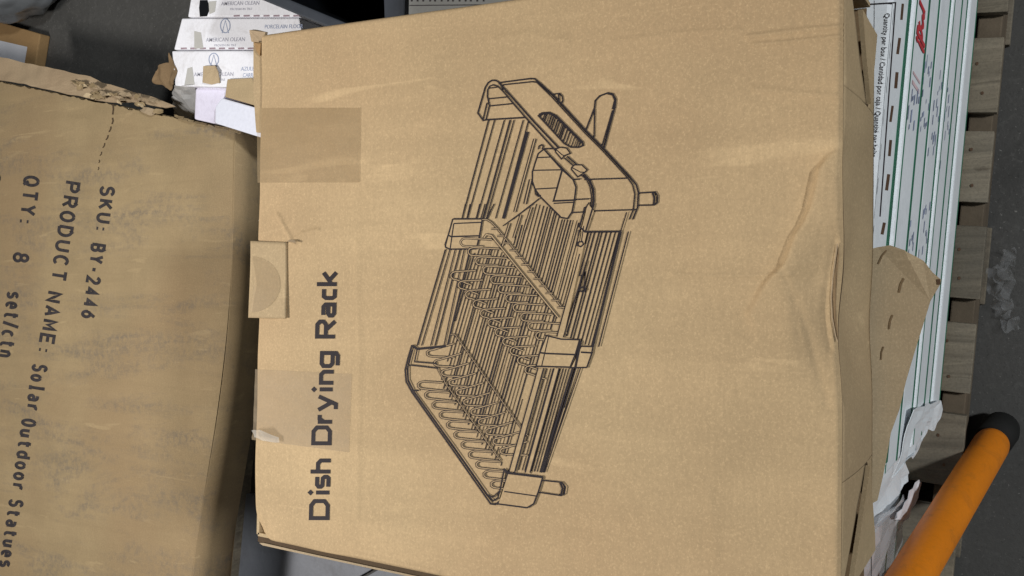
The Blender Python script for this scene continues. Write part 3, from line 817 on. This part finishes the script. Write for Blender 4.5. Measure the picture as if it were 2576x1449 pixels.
# rails, left clip block
for a, b in ((620, 588), (660, 628), (740, 706), (785, 745), (860, 795)): L(Z2, [(a, 0), (b, 140)], 2.6)
fillq(Z2, [(515, 125), (455, 365), (490, 382), (715, 378), (760, 128)])
L(Z2, [(515, 125), (480, 250), (450, 340), (455, 365), (490, 380), (715, 377)], 3.4); L(Z2, [(515, 127), (760, 126)], 3.6); L(Z2, [(522, 165), (750, 155)])
L(Z2, [(480, 265), (500, 275), (735, 268)], 3.6); L(Z2, [(522, 165), (492, 375)]); L(Z2, [(762, 128), (738, 270), (712, 378)], 4)
for a, b, w in ((452, 215, 3), (490, 252, 2.4), (535, 328, 2.4), (575, 365, 3), (610, 440, 2.4), (660, 470, 4)): L(Z2, [(a, 382), (b, 1190)], w)
L(Z2, [(1190, 0), (935, 185)], 2.4)
for x, y in ((990, 165), (1085, 95), (1175, 30)): bar(Z2, (x, y), (x - 60, y + 190), 6.5, 2.4)
loop(Z2, [(760, 132), (800, 132), (842, 158), (885, 205), (1440, 880)], 4.4, 1.4)
for k in range(12):
    x, y = 838 + k * 50.5, 208 + k * 60; bar(Z2, (x, y), (x + 58, y + 2), 4.6, 1.8)
loop(Z2, [(775, 285), (795, 258), (838, 265), (890, 330), (1400, 955)], 5.4, 2.8)
def prong(zm, x, y, up, lo, r):
    loop(zm, [(x + up[0], y + up[1]), (x + 45, y - r), (x + 18, y - r * .8), (x + 2, y - 8), (x + 4, y + 12), (x + 20, y + r * .85), (x + 45, y + r)] + [(x + q[0], y + q[1]) for q in lo])
for k in range(12): prong(Z2, 578 + k * 63.2, 322 + k * 78.4, (265, -22), [(190, 36)], 34)
for k in range(11): prong(Z2, 496 + k * 62.3, 602 + k * 79, (210, -42), [(100, 52), (170, 78)], 34)
for k in range(11): prong(Z3, 272 + k * 56.5, 182 + k * 75.3, (205, -72), [(205, 32)], 26)
for k in range(11): prong(Z3, 203 + k * 56.2, 428 + k * 76.3, (185, -20), [(230, 48)], 28)
loop(Z3, [(455, 40), (490, 40), (985, 740), (1050, 820)], 3.8, 1.2)
loop(Z3, [(355, 300), (420, 420), (840, 1010)], 3.6, 1.2)
# long side rails nearest the viewer
for q in ([(1600, 232), (1640, 240), (1440, 1135), (1395, 1120)], [(1700, 60), (1640, 232), (1590, 232), (1650, 0)]): fillq(Z2, q[::-1])
L(Z2, [(1605, 110), (1580, 190), (1625, 235), (1925, 232)], 4.2); L(Z2, [(1650, 0), (1600, 110)], 3); L(Z2, [(1700, 0), (1630, 232)], 4)
L(Z2, [(1580, 420), (1390, 1110)]); L(Z2, [(1640, 480), (1440, 1130)]); L(Z2, [(1925, 235), (1690, 1195)], 5.6); L(Z2, [(1976, 70), (1925, 232), (1690, 1200)], 2.6); L(Z2, [(1990, 232), (1740, 1200)], 3)
for x, y in ((1585, 335), (1605, 715)): L(Z2, [(x - 30, y + 10), (x - 12, y - 15), (x + 18, y - 18), (x + 28, y + 5), (x + 5, y + 25)], 3.4, True); L(Z2, [(x + 10, y - 20), (x + 30, y - 150)], 2.4); L(Z2, [(x - 25, y - 10), (x - 10, y - 120)], 2.2)
fillq(Z2, [(1290, 1100), (1215, 1360), (1500, 1372), (1580, 1140)])
L(Z2, [(1290, 1102), (1425, 1135), (1580, 1140), (1545, 1260), (1500, 1370), (1215, 1362), (1245, 1250), (1300, 1110)], 3.6); L(Z2, [(1245, 1248), (1300, 1255), (1540, 1265)], 4); L(Z2, [(1320, 1115), (1262, 1360)], 2.6)
fillq(Z2, [(1600, 1195), (1510, 1375), (1640, 1372), (1690, 1198)])
L(Z2, [(1595, 1195), (1692, 1198), (1680, 1260), (1640, 1372), (1500, 1375)], 3.4); L(Z2, [(1590, 1245), (1690, 1250)], 4); L(Z2, [(1590, 1150), (1545, 1370)], 6)
for q in ([(1130, 300), (905, 1088), (948, 1092), (1172, 300)], [(1255, 300), (1030, 1105), (1065, 1110), (1290, 300)]): fillq(Z3, q)
for a, b, w in ((1128, 903, 3), (1172, 948, 3.4), (1252, 1030, 3.2), (1290, 1066, 2.6), (1395, 1150, 5), (1420, 1165, 3), (1455, 1178, 2.6)): L(Z3, [(a, 298), (b, 1100)], w)

# near end frame
L(Z3, [(160, 120), (130, 220), (108, 310), (115, 400), (160, 482), (460, 905), (765, 1340), (800, 1345), (840, 1318), (862, 1250), (895, 1105)], 4.2)
L(Z3, [(128, 280), (130, 385), (175, 480), (480, 900), (740, 1270), (785, 1318), (820, 1295), (845, 1200), (870, 1070)], 3.4)
L(Z3, [(150, 470), (470, 920), (752, 1318)], 2)
fillq(Z3, [(900, 1110), (825, 1340), (1045, 1368), (1095, 1338), (1160, 1138)])
L(Z3, [(160, 122), (200, 150), (420, 128)], 5.4); L(Z3, [(200, 150), (180, 248)]); L(Z3, [(175, 248), (350, 262)]); L(Z3, [(135, 272), (360, 298)], 3.2); L(Z3, [(148, 466), (212, 470)]); L(Z3, [(165, 155), (135, 268)])
L(Z3, [(865, 1070), (895, 1103), (1165, 1135)], 5.4); L(Z3, [(868, 1245), (1115, 1280)]); L(Z3, [(815, 1340), (1045, 1370), (1095, 1340), (1130, 1250), (1165, 1135)], 3.6)
L(Z3, [(860, 1110), (835, 1240), (780, 1290), (745, 1270)], 2.8)
L(Z3, [(1165, 1160), (1310, 1175), (1340, 1210), (1332, 1262), (1308, 1277), (1140, 1252)], 3.2); L(Z3, [(1300, 1178), (1318, 1220), (1306, 1272)], 5)
dr.build('rack_drawing', INK, box)
lite.build('rack_drawing_fill', K_TOP, box)

# ------------------------------------------------------------------ the statue carton behind
ZS = 0.263; ZSB = 0.1465
stc = thing('statue_carton', 'scuffed tan carton printed SKU and QTY behind the dish rack carton', 'carton', Vector((*at(250, 900, ZS).xy, ZSB)))
NR, FR, NLc, FLc = at(580, 326, ZS), at(-330, 139, ZS), at(420, 2000, ZS), at(-560, 2000, ZS)
n1, n2 = 200, 200
V = []
def bow(b): return -.030 * math.sin(math.pi * min(1, b / .62)) ** 1.2 if b < .62 else 0
def srelief(x, y):
    z = .002 * math.sin(x / 160 + 1) * math.sin(y / 210)
    cl = [(284, 262), (281, 300), (272, 345), (256, 385), (250, 430)]
    d = float(segdist(np.array([float(x)]), np.array([float(y)]), cl)[0])
    z -= .0015 * math.exp(-(d / 12) ** 2)
    d2 = abs(y - 250 - .19 * x)
    if d2 < 60: z -= .003 * (1 - d2 / 60) ** 2 * (1 + math.sin(x / 23) * .5)
    return z
def topx(p):
    Yc = p.y * CP - (p.z - CZ) * SP; Yu = p.y * SP + (p.z - CZ) * CP
    return 1288 - Yu / Yc * F, 724.5 - p.x / Yc * F
for i in range(n1 + 1):
    a = (i / n1)
    for j in range(n2 + 1):
        b = (j / n2) ** 1.4
        p = NR.lerp(FR, a).lerp(NLc.lerp(FLc, a), b)
        p = p.copy(); p.y += bow(b) * max(0, 1 - a * 4)
        x, y = topx(p)
        p = p.copy(); p.z += srelief(x, y)
        e = min(a * 1.0, 1)
        p.z -= .012 * math.exp(-(a / .018) ** 1.0) if a < .15 else 0
        if j == 0:
            q = (NLc - NR).normalized()
            p += q * (.004 * nz((i * .3, 0, 0), 1.0, 3) + .003 * nz((i * .9, 2, 0), 1.0, 5))
        V.append(p)
Fc = [(i * (n2 + 1) + j, (i + 1) * (n2 + 1) + j, (i + 1) * (n2 + 1) + j + 1, i * (n2 + 1) + j + 1) for i in range(n1) for j in range(n2)]
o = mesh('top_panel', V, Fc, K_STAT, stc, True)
if o.data.polygons[0].normal.z < 0: o.data.flip_normals()
def vwall(name, a, b, zt, zb):
    solidify(mesh(name, [Vector((a.x, a.y, zt)), Vector((b.x, b.y, zt)), Vector((b.x, b.y, zb)), Vector((a.x, a.y, zb))], [(0, 1, 2, 3)], K_STAT, stc), .004, 0)
V = []
for i in range(41):
    p = NR.lerp(NLc, i / 40); q = bow(i / 40)
    V += [Vector((p.x, p.y + q, ZS - .012)), Vector((p.x, p.y + q * .9 + .004, ZSB))]
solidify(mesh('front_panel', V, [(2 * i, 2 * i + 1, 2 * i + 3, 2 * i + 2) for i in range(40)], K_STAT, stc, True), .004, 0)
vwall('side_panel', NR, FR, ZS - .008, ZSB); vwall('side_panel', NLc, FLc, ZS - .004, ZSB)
mesh('bottom_panel', [Vector((p.x, p.y, ZSB + .001)) for p in (NR, FR, FLc, NLc)], [(0, 1, 2, 3)], K_INNER, stc)
st_words = [('SKU:', (254, 466), (239, 580), 38), ('BY-2446', (230, 610), (202, 799), 38), ('PRODUCT', (165, 454), (126, 704), 40), ('NAME:', (118, 731), (92, 885), 40),
            ('Solar', (80, 914), (62, 1033), 40), ('Outdoor', (53, 1051), (27, 1233), 39), ('Statues', (23, 1254), (-2, 1425), 38), ('w', (-6, 1446), (-10, 1475), 38),
            ('QTY:', (62, 440), (47, 562), 42), ('8', (34, 633), (31, 659), 42), ('set/ctn', (18, 731), (-6, 897), 42), ('G.W', (-36, 428), (-48, 540), 42)]
def arc(cx, cy, rx, ry, a0, a1, n=10):
    return [(cx + rx * math.cos(math.radians(a0 + (a1 - a0) * k / n)), cy + ry * math.sin(math.radians(a0 + (a1 - a0) * k / n))) for k in range(n + 1)]
X = .66
SG = {'S': [arc(.5, .75, .46, .25, 20, 180, 8) + arc(.5, .75, .46, .23, 190, 270, 4) + arc(.5, .25, .5, .27, 80, -160, 12)],
      'K': [[(0, 0), (0, 1)], [(.95, 1), (.05, .4)], [(.32, .56), (1, 0)]], 'U': [[(0, 1)] + arc(.5, .35, .5, .35, 180, 360) + [(1, 1)]],
      ':': [[(.5, 0), (.5, .13)], [(.5, .5), (.5, .63)]], '.': [[(.5, 0), (.5, .13)]], '-': [[(.1, .42), (.9, .42)]], '/': [[(.05, -.1), (.95, 1.05)]],
      'B': [[(0, 0), (0, 1), (.6, 1)] + arc(.6, .76, .34, .24, 90, -90, 6) + [(.1, .52)], [(.55, .52)] + arc(.6, .26, .4, .26, 80, -90, 6) + [(0, 0)]],
      'Y': [[(0, 1), (.5, .48)], [(1, 1), (.5, .48), (.5, 0)]], '2': [arc(.5, .72, .46, .28, 165, -20, 8) + [(.05, 0), (1, 0)]],
      '4': [[(.72, 0), (.72, 1), (0, .28), (1, .28)]], '6': [[(.82, 1), (.35, .62)] + arc(.5, .31, .46, .31, 160, -200, 16)],
      '8': [arc(.5, .75, .4, .25, -90, 270, 14), arc(.5, .26, .48, .26, 90, 450, 14)],
      'P': [[(0, 0), (0, 1), (.6, 1)] + arc(.6, .74, .4, .26, 90, -90, 7) + [(.05, .48)]],
      'R': [[(0, 0), (0, 1), (.6, 1)] + arc(.6, .75, .4, .25, 90, -90, 7) + [(.05, .5)], [(.5, .48), (1, 0)]],
      'O': [arc(.5, .5, .5, .5, 90, 450, 20)], 'Q': [arc(.5, .5, .5, .5, 90, 450, 20), [(.55, .3), (1, -.05)]],
      'D': [[(0, 0), (0, 1), (.45, 1)] + arc(.45, .5, .55, .5, 90, -90, 10) + [(0, 0)]], 'C': [arc(.5, .5, .5, .5, 45, 315, 16)], 'G': [arc(.5, .5, .5, .5, 45, 350, 16) + [(.55, .42)]],
      'T': [[(0, 1), (1, 1)], [(.5, .95), (.5, 0)]], 'N': [[(0, 0), (0, 1), (1, 0), (1, 1)]], 'A': [[(0, 0), (.5, 1), (1, 0)], [(.2, .32), (.8, .32)]],
      'M': [[(0, 0), (0, 1), (.5, .35), (1, 1), (1, 0)]], 'E': [[(1, 1), (0, 1), (0, 0), (1, 0)], [(.05, .52), (.85, .52)]], 'W': [[(0, 1), (.25, 0), (.5, .8), (.75, 0), (1, 1)]],
      'o': [arc(.5, X / 2, .5, X / 2, 90, 450, 16)], 'l': [[(.15, 1), (.5, 1), (.5, 0)], [(.1, 0), (.95, 0)]],
      'a': [[(.08, X)] + arc(.5, X - .2, .46, .2, 90, 0, 4) + [(.96, 0)], arc(.5, .19, .46, .19, 60, 320, 10)],
      'r': [[(.12, 0), (.12, X)], arc(.62, X - .3, .5, .3, 175, 60, 6)], 'u': [[(0, X)] + arc(.45, .22, .45, .22, 180, 330, 7) + [(.96, X)], [(.96, X), (.96, 0)]],
      't': [[(.4, .92)] + arc(.68, .16, .28, .16, 180, 320, 5), [(.02, X), (.95, X)]], 'd': [arc(.46, X / 2, .46, X / 2, 40, 320, 14), [(.96, 0), (.96, 1)]],
      's': [arc(.5, X * .74, .44, X * .25, 30, 180, 6) + arc(.5, X * .74, .44, X * .22, 200, 270, 3) + arc(.5, X * .25, .48, X * .26, 80, -150, 8)],
      'e': [[(.05, X / 2), (.95, X / 2)] + arc(.5, X / 2, .48, X / 2, 10, 310, 14)], 'c': [arc(.5, X / 2, .48, X / 2, 50, 310, 12)],
      'n': [[(.05, 0), (.05, X)], [(.05, X * .6)] + arc(.5, X - .25, .45, .25, 160, 0, 7) + [(.95, 0)]], 'w': [[(0, X), (.25, 0), (.5, X * .8), (.75, 0), (1, X)]]}
NARROW = {':': .5, '.': .5, '-': .8, '/': .8}
for st, a, b, cap in st_words:
    pr = Print(ZS, srelief, .0006)
    Lw = math.dist(a, b); ux, uy = (b[0] - a[0]) / Lw, (b[1] - a[1]) / Lw; nx_, ny_ = uy, -ux
    wd = [NARROW.get(ch, 1.0) for ch in st]; gap = .32
    unit = Lw / (sum(wd) + gap * (len(st) - 1)); sw = 7.6; pos = 0
    for ch, w_ in zip(st, wd):
        for pl_ in SG[ch]:
            q = []
            for gx, gy in pl_:
                t = (pos + gx * w_) * unit; t = t + (sw / 2 - sw * gx) * .9; h = sw / 2 + gy * (cap - sw)
                q.append((a[0] + ux * t + nx_ * h, a[1] + uy * t + ny_ * h))
            pr.e += 1e-5
            pr.add2(*ribbon(q, sw, False, 14))
        pos += w_ + gap
    pr.build('carton_word', INK_ST, stc)
for i, (a, b) in enumerate((((284, 262), (282, 288)), ((281, 296), (280, 312)), ((278, 318), (274, 332)), ((272, 340), (267, 352)), ((264, 360), (259, 372)), ((256, 382), (252, 392)), ((250, 402), (249, 410)), ((248, 420), (247, 428)))):
    g = Print(ZS, srelief, .0012 + i * 1e-5); g.line([a, ((a[0] + b[0]) / 2 + 1.5, (a[1] + b[1]) / 2), b], 3.4 - i * .25); g.build('crack', K_EDGE_SHADE, stc)
# torn side flap beyond the split edge
flap = [(-40, 134, ZS - .006), (0, 143, ZS - .006), (63, 158, ZS - .006), (120, 170, ZS - .006), (229, 193, ZS - .007), (256, 207, ZS - .007), (345, 234, ZS - .009), (397, 247, ZS - .010), (440, 268, ZS - .011),
        (413, 272, ZS - .004), (365, 262, ZS - .002), (330, 256, ZS - .001), (300, 258, ZS - .001), (265, 256, ZS), (230, 248, ZS), (193, 241, ZS + .001), (150, 232, ZS), (116, 224, ZS), (60, 212, ZS), (0, 201, ZS), (-40, 193, ZS)]
patch_px('side_flap', flap, ZS, kraft('kraft_statue_flap', (0.43, 0.33, 0.21), seed=8.2), parent=stc, cuts=3, amp=.0022, scale=30, seed=3, thick=.003)
r_ = random.Random(12)
for i in range(26):
    x = r_.choice([r_.uniform(190, 420), r_.uniform(225, 360)]); y = 222 + (x - 200) * .235 + r_.uniform(-16, 18)
    n = r_.randint(5, 7); rx, ry = r_.uniform(6, 20), r_.uniform(3, 8)
    pts = [(x + rx * math.cos(a * 2 * math.pi / n + .3) * r_.uniform(.6, 1.2), y + ry * math.sin(a * 2 * math.pi / n + .3) * r_.uniform(.6, 1.3) + .2 * rx * math.cos(a * 2 * math.pi / n), ZS + r_.uniform(.002, .011)) for a in range(n)]
    patch_px('torn_paper', pts, ZS, r_.choice([K_TORN, K_SHEET, K_STAT]), parent=stc, cuts=2, amp=.003, scale=70, seed=i, thick=.0012)
for i in range(8):
    x = r_.uniform(430, 610); y = 291 + (x - 430) * .21 + r_.uniform(-4, 4)
    patch_px('torn_paper', [(x - 14, y - 5, ZS + .003), (x + 13, y, ZS + .002), (x + 10, y + 5, ZS + .006), (x - 12, y + 1, ZS + .006)], ZS, K_STAT, parent=stc, cuts=2, amp=.002, scale=70, seed=i + 40, thick=.0012)
# the pallet the statue carton stands on
pq = thing('wooden_pallet', 'low pallet in the dark below the statue carton', 'pallet', Vector((*at(250, 900, 0).xy, 0)))
inn = [NR.lerp(FLc, .06), FR.lerp(NLc, .06), FLc.lerp(NR, .06), NLc.lerp(FR, .06)]
for i in range(6):
    a, b = i / 6 + .01, (i + 1) / 6 - .02
    q = [inn[0].lerp(inn[3], a), inn[0].lerp(inn[3], b), inn[1].lerp(inn[2], b), inn[1].lerp(inn[2], a)]
    prism('deck_board', [Vector((p.x, p.y, .145)) for p in q], [Vector((p.x, p.y, .125)) for p in q], WOOD, pq, .001)
for s in (0.02, .48, .92):
    q = [inn[0].lerp(inn[1], s), inn[3].lerp(inn[2], s), inn[3].lerp(inn[2], s + .05), inn[0].lerp(inn[1], s + .05)]
    prism('stringer', [Vector((p.x, p.y, .1245)) for p in q], [Vector((p.x, p.y, .001)) for p in q], WOOD, pq, .001)

# ------------------------------------------------------------------ white tile boxes standing on edge at the far right
ZA = 0.30
ROW = [([(486, -42), (472, 43), (752, 42), (742, -42)], 'white tile box standing farthest from the torn statue carton', 0.302),
       ([(457, 46), (437, 125), (768, 124), (752, 45)], 'white tile box between two like it, with the porcelain print', 0.300),
       ([(432, 128), (440, 217), (664, 221), (658, 127)], 'white tile box with a torn brown corner, nearest the statue carton', 0.300)]
aos = []
for poly, lab, zt in ROW:
    t = thing('tile_box', lab, 'tile box', Vector((*at(sum(p[0] for p in poly) / 4, sum(p[1] for p in poly) / 4, zt).xy, 0.001)), 'white tile boxes standing on edge')
    prism_px('body', poly, zt, 0.001, WHITE, t, 0.003); aos.append((t, zt))
UPM = (0, -1)
words('brand_lettering', [('AMERICAN OLEAN', (556, 14), (652, 12), 10), ('PROVEN IN TILE', (579, 26), (634, 25), 5.5)], aos[0][1], INK_GREY, aos[0][0], UPM)
words('brand_lettering', [('AMERICAN OLEAN', (518, 105), (616, 103.5), 10), ('PROVEN IN TILE', (539, 117), (594, 116), 5.5)], aos[1][1], INK_GREY, aos[1][0], UPM)
words('product_lettering', [('PORCELAIN FLOOR', (666, 72), (762, 71), 10)], aos[1][1], INK_BLUE, aos[1][0], UPM)
words('brand_lettering', [('AMERICAN OLEAN', (488, 192), (587, 191), 10), ('PROVEN IN TILE', (510, 204), (566, 203), 5.5)], aos[2][1], INK_GREY, aos[2][0], UPM)
words('product_lettering', [('AZULEJO', (606, 178), (652, 177), 10), ('CARREAU', (611, 194), (655, 193), 10)], aos[2][1], INK_BLUE, aos[2][0], UPM)
for (cx, cy, rx, ry), (t, zt) in (((567, 65, 12, 17.5), aos[1]), ((538, 150, 12, 16), aos[2])):
    g = Print(zt, None, .000307)
    g.line([(cx + rx * math.cos(a), cy + ry * math.sin(a)) for a in [k * math.pi / 14 for k in range(28)]], 2.3, True)
    g.line([(cx - 8, cy + ry + 1), (cx, cy - ry + 4), (cx + 8, cy + ry + 1)], 2.2)
    g.build('logo', INK_BLUE, t)
for (y, x0, n, dx), (t, zt) in (((40, 588, 7, 25), aos[0]), ((122, 455, 9, 24), aos[1]), ):
    for i in range(n):
        g = Print(zt, None, .000308); g.line([(x0 + i * dx, y), (x0 + i * dx + 15, y - .5)], 4.2); g.build('slot', MAUVE, t)
for pts, (t, zt) in (([(503, 0), (522, 0), (529, 22), (521, 41), (503, 42), (501, 20)], aos[0]),):
    g = Print(zt, None, .000309); g.add2(pts[::-1], [tuple(range(len(pts)))]); g.build('hand_hole', BLACK, t)
for pts, (t, zt) in (([(525, 4), (545, 2), (541, 30), (527, 36)], aos[0]), ([(489, 78), (506, 82), (512, 122), (489, 122)], aos[1]), ([(472, 172), (484, 168), (490, 212), (464, 214)], aos[2])):
    g = Print(zt, None, .000310); g.add2(pts[::-1], [tuple(range(len(pts)))]); g.build('tape_patch', plain('dull_tape', (.50, .49, .46), .5, .05), t)
# torn brown corner and tan tab of the nearest box
patch_px('torn_corner', [(428, 134, ZA), (437, 150, ZA + .004), (439, 180, ZA + .006), (436, 215, ZA + .002), (424, 226, ZA - .004), (405, 212, ZA - .02), (386, 206, ZA - .02), (388, 178, ZA - .012), (402, 163, ZA - .004), (420, 158, ZA)], ZA, K_INNER, parent=aos[2][0], cuts=3, amp=.006, scale=40, seed=2, thick=.002)
patch_px('torn_tab', [(512, 166, ZA + .004), (540, 165, ZA + .006), (548, 180, ZA + .008), (552, 209, ZA + .003), (532, 212, ZA + .003), (511, 207, ZA + .004)], ZA, K_SHEET, parent=aos[2][0], cuts=2, amp=.001, scale=40, seed=3, thick=.002)
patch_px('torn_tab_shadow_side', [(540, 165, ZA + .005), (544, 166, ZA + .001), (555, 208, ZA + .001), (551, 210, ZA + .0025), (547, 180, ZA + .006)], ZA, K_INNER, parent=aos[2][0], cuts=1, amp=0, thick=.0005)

# loose packing between the boxes
o = patch_px('packing_film', [(440, 214, .30), (494, 213, .30), (497, 300, .20), (470, 306, .17), (438, 290, .16), (432, 250, .22)], .25, FILM2, cuts=3, amp=.004, scale=35, seed=9, thick=.0006)
tag(o, 'crinkled grey plastic film hanging beside the torn white tile box', 'plastic film')
lv = prism_px('foam_sheet', [(492, 208), (568, 207), (572, 232), (548, 268), (541, 312), (488, 300)], .285, .05, LAV, None, .004)
tag(lv, 'pale lavender foam sheet with small marks beside the torn tile box', 'foam sheet')
wb = prism_px('white_panel', [(557, 246), (650, 272), (668, 350), (540, 310), (541, 268)], .300, .04, WHITE_P, None, .003)
tag(wb, 'plain white panel box tucked against the dish rack carton corner', 'panel')
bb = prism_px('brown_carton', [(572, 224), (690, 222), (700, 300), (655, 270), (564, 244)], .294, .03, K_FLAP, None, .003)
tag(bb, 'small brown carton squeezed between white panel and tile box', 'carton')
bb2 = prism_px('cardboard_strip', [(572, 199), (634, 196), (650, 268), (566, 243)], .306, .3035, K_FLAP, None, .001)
tag(bb2, 'brown cardboard strip lying over the nearest white tile box', 'cardboard')

# black tote at the top edge
to = thing('black_tote', 'black plastic tote with a grey rim behind the dish rack carton', 'tote', Vector((*at(860, -60, .46).xy, 0.001)))
tq = [(1014, 146), (560, -41), (640, -260), (1024, -150)]
zr = 0.46
outr = [at(x, y, zr) for x, y in tq]; c4 = sum(outr, Vector()) / 4
def shr(p, d): return p + (c4 - p).normalized() * d
inr = [shr(p, .045) for p in outr]
for i in range(4):
    a, b, c, d = outr[i], outr[(i + 1) % 4], inr[(i + 1) % 4], inr[i]
    prism('rim', [a, b, c, d], [v - Vector((0, 0, .02)) for v in (a, b, c, d)], RIM, to, .003)
mid = [shr(p, .030) for p in outr]; low = [Vector((*shr(p, .075).xy, .004)) for p in outr]
V = [v - Vector((0, 0, .021)) for v in mid] + low
mesh('tub', V, [(0, 1, 5, 4), (1, 2, 6, 5), (2, 3, 7, 6), (3, 0, 4, 7), (4, 5, 6, 7)], BLACK, to)
g = thing('grey_carton', 'grey printed carton showing past the black tote at the top edge', 'carton', Vector((*at(1180, -70, .5).xy, .001)))
prism_px('body', [(1026, 60), (1030, -140), (1330, -140), (1330, 60)], .50, .001, GREYC, g, .003)
gp = Print(.50, None, .0003)
r_ = random.Random(9)
for i in range(13):
    x = 1036 + i * 15
    gp.line([(x, -12), (x + r_.uniform(-2, 2), 4)], 4.5)
gp.line([(1030, 14), (1260, 12)], 2.4)
gp.build('cut_off_lettering', INK_ST, g)

# brown carton with white label, top left of the photo
t = thing('labelled_carton', 'brown carton with a white label at the far floor edge', 'carton', Vector((*at(40, 120, .2).xy, .001)))
q = [(-60, 38), (101, 85), (84, 190), (-60, 160)]
prism_px('body', q, .03, .001, K_FAR, t, .003)
g = Print(.03, None, .0003); g.add2([(-40, 93), (69, 118), (61, 165), (-40, 150)][::-1], [(0, 1, 2, 3)]); g.build('white_label', LABELW, t)
# wrapped bundle in the corner
bm = bmesh.new(); bmesh.ops.create_icosphere(bm, subdivisions=4, radius=1.0)
c = at(20, -38, .10)
V = []
for v in bm.verts:
    n = v.co.normalized(); r = 1 + .18 * nz(n, 2.2, 3) + .08 * nz(n, 6, 4)
    V.append(Vector((c.x + n.x * .085 * r, c.y + n.y * .16 * r, max(.001, .10 + n.z * .10 * r))))
bm.verts.index_update(); Fc = [[v.index for v in f.verts] for f in bm.faces]; bm.free()
tag(mesh('wrapped_bundle', V, Fc, plain('grey_wrap', (.16, .17, .18), .3, .2, 12, spec=.6), None, True), 'rumpled grey wrapped bundle on the floor in the far corner', 'bundle')

# ------------------------------------------------------------------ orange pole
P0, P1 = at(2494, 1118, .075), at(2294, 1449, .42)
dirp = (P1 - P0).normalized()
pole = thing('orange_pole', 'orange pole with a black foot leaning beside the pallet', 'pole', Vector((P0.x, P0.y, 0)))
def tube(name, rings, mat, parent, n=40):
    up = Vector((0, 1, 0)); ex = dirp.cross(up).normalized(); ey = dirp.cross(ex).normalized()
    V = []; Fc = []
    for s, r in rings:
        c = P0 + dirp * s
        V += [c + ex * r * math.cos(2 * math.pi * i / n) + ey * r * math.sin(2 * math.pi * i / n) for i in range(n)]
    for k in range(len(rings) - 1):
        for i in range(n):
            Fc.append((k * n + i, k * n + (i + 1) % n, (k + 1) * n + (i + 1) % n, (k + 1) * n + i))
    Fc.append(tuple(range(n))[::-1]); Fc.append(tuple(range((len(rings) - 1) * n, len(rings) * n)))
    return mesh(name, V, Fc, mat, parent, True)
R0 = .0236
tube('shaft', [(-.014, R0 * .55), (-.012, R0 * .80), (-.006, R0 * .94), (.004, R0), (.10, R0), (.25, R0), (.45, R0), (.66, R0)], ORANGE, pole)
tube('shadow_foot', [(-.070, .006), (-.068, .018), (-.062, .024), (-.050, .026), (-.013, .0245)], FOOT_SHADE, pole)  # black foot doubling as the dark crescent of the pole's shadow

# crumpled clear plastic on the floor
o = patch_px('plastic_scrap', [(2520, 628, .012), (2548, 622, .02), (2556, 640, .01), (2552, 720, .02), (2545, 800, .012), (2575, 830, .006), (2520, 826, .004), (2496, 770, .014), (2482, 720, .01), (2500, 660, .02)], .01, FILM, cuts=4, amp=.010, scale=95, seed=21, thick=.0)
tag(o, 'crumpled clear plastic scrap on the dark floor beside the pallet', 'plastic scrap')
